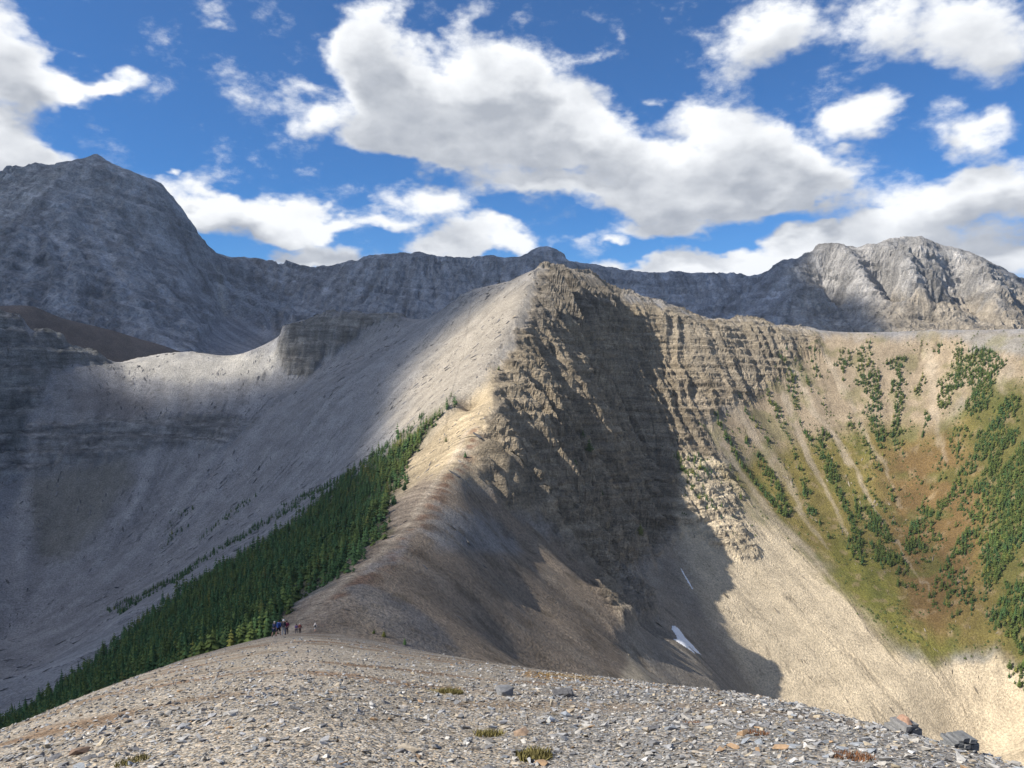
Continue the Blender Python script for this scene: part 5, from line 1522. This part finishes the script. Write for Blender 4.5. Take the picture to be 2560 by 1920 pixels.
def backpack(label, e, s, c, size=(.30, .2, .5), lean=0.0):
    bm = bmesh.new()
    bmesh.ops.create_cube(bm, size=1.0)
    for v in bm.verts:
        v.co.x *= size[0] * (1 - .25 * (v.co.z > 0)); v.co.y *= size[1]; v.co.z *= size[2]
    bmesh.ops.bevel(bm, geom=bm.edges[:], offset=.05, segments=2, affect='EDGES')
    me = bpy.data.meshes.new('backpack'); bm.to_mesh(me); bm.free()
    me.materials.append(flat_mat('pack_fabric', c))
    root = bpy.data.objects.new('backpack', None); COL.objects.link(root)
    root.matrix_world = Matrix.Translation(e.location) @ e.rotation_euler.to_matrix().to_4x4() @ Matrix.Scale(s, 4) @ Matrix.Translation((0, -.19 + .12 * lean, 1.22)) @ Matrix.Rotation(-.35 * lean, 4, 'X')
    o = bpy.data.objects.new('bag', me); COL.objects.link(o); o.parent = root
    for sg in (-1, 1):
        pts_ = [(sg * .10, .08, .2), (sg * .12, .2, .24), (sg * .13, .36, .12), (sg * .13, .33, -.1), (sg * .12, .1, -.18)]
        V, F = [], []
        for k, p in enumerate(pts_):
            V += [(p[0] - .025, p[1], p[2]), (p[0] + .025, p[1], p[2] + .004)]
            if k: F.append((2 * k - 2, 2 * k - 1, 2 * k + 1, 2 * k))
        tri_mesh('strap', V, F, flat_mat('strap_webbing', (.04, .04, .045)), None, root)
    return tag(root, label, 'backpack', 'packs the hikers carry')
def on_fg(px, depth):
    x = (px - 1280) / FPX * depth * 1.011      # forward distance along the tilted view axis
    return x, depth, float(fgz(np.array([x]), np.array([depth]))[0])
pA, pB, pC, pD = on_fg(685, 83), on_fg(696, 85), on_fg(709, 86), on_fg(717, 88)
a = person('hiker in a pale cap and navy top with bare legs, leftmost of the group', *pA, -.3, 1.66, .8, .5, (.03, .04, .09), (.03, .04, .09), (.5, .48, .42), long_leg=False, long_sleeve=False)
b = person('hiker in a bright blue jacket and black shorts, second from the left', *pB, -.2, 1.80, 1.0, .6, (.03, .075, .27), (.02, .02, .025), None, long_leg=False)
c = person('hiker in a white cap, black top and light trousers', *pC, .1, 1.82, .6, .35, (.025, .025, .04), (.42, .42, .42), (.8, .8, .8))
d = person('hiker in a maroon top and dark leggings, right of the white cap', *pD, .2, 1.72, .5, .2, (.16, .02, .06), (.035, .025, .04), None)
backpack('blue backpack on the hiker in the blue jacket', b[0], b[1], (.04, .08, .26), lean=.6)
backpack('grey and black backpack under the white cap', c[0], c[1], (.09, .09, .1), lean=.35)
pE, pF, pG = on_fg(741, 128), on_fg(750, 118), on_fg(788, 152)
f_ = person('hiker in a purple jacket half hidden behind the lip of the ridge', *pE, .1, 1.72, .6, .3, (.07, .05, .14), (.04, .04, .06), None)
g_ = person('hiker with a rust red top just below the lip, nearest of the far ones', *pF, .15, 1.70, .5, .3, (.17, .05, .045), (.03, .025, .03), (.35, .33, .3))
h_ = person('farthest hiker in a white hat and white shirt on the saddle', *pG, .1, 1.75, .7, .3, (.62, .61, .6), (.45, .45, .45), (.75, .75, .75), long_leg=False)
backpack('black backpack on the farthest hiker', h_[0], h_[1], (.02, .02, .022), lean=.3)
for nm_, pt in zip('ABCDEFG', (pA, pB, pC, pD, pE, pF, pG)):
    print('PERSON', nm_, [round(v, 1) for v in pt], [round(float(v)) for v in project(*[np.array(q) for q in pt])])
# ------------------------------------------------------------------ thin mountain air
bm = bmesh.new()
bmesh.ops.create_cube(bm, size=1.0)
hz_lo, hz_hi = float(vz.min()) - 1.0, float(max(BZ.max(), dz.max())) + 12.0
for v in bm.verts:
    v.co = (v.co.x * 40200, 7000 + v.co.y * 38200, (hz_lo + hz_hi) / 2 + v.co.z * (hz_hi - hz_lo))
me = bpy.data.meshes.new('haze'); bm.to_mesh(me); bm.free()
haze = bpy.data.objects.new('haze', me); COL.objects.link(haze)
hm = bpy.data.materials.new('mountain_air'); hm.use_nodes = True
ht = hm.node_tree; ht.nodes.clear()
ho = ht.nodes.new('ShaderNodeOutputMaterial'); hv = ht.nodes.new('ShaderNodeVolumePrincipled')
hv.inputs['Color'].default_value = (0.72, 0.84, 1.0, 1)
hv.inputs['Density'].default_value = HAZE_DENSITY
hv.inputs['Anisotropy'].default_value = 0.2
ht.links.new(hv.outputs[0], ho.inputs['Volume'])
me.materials.append(hm)
tag(haze, 'thin blue mountain air over the whole view', None, None, 'stuff')
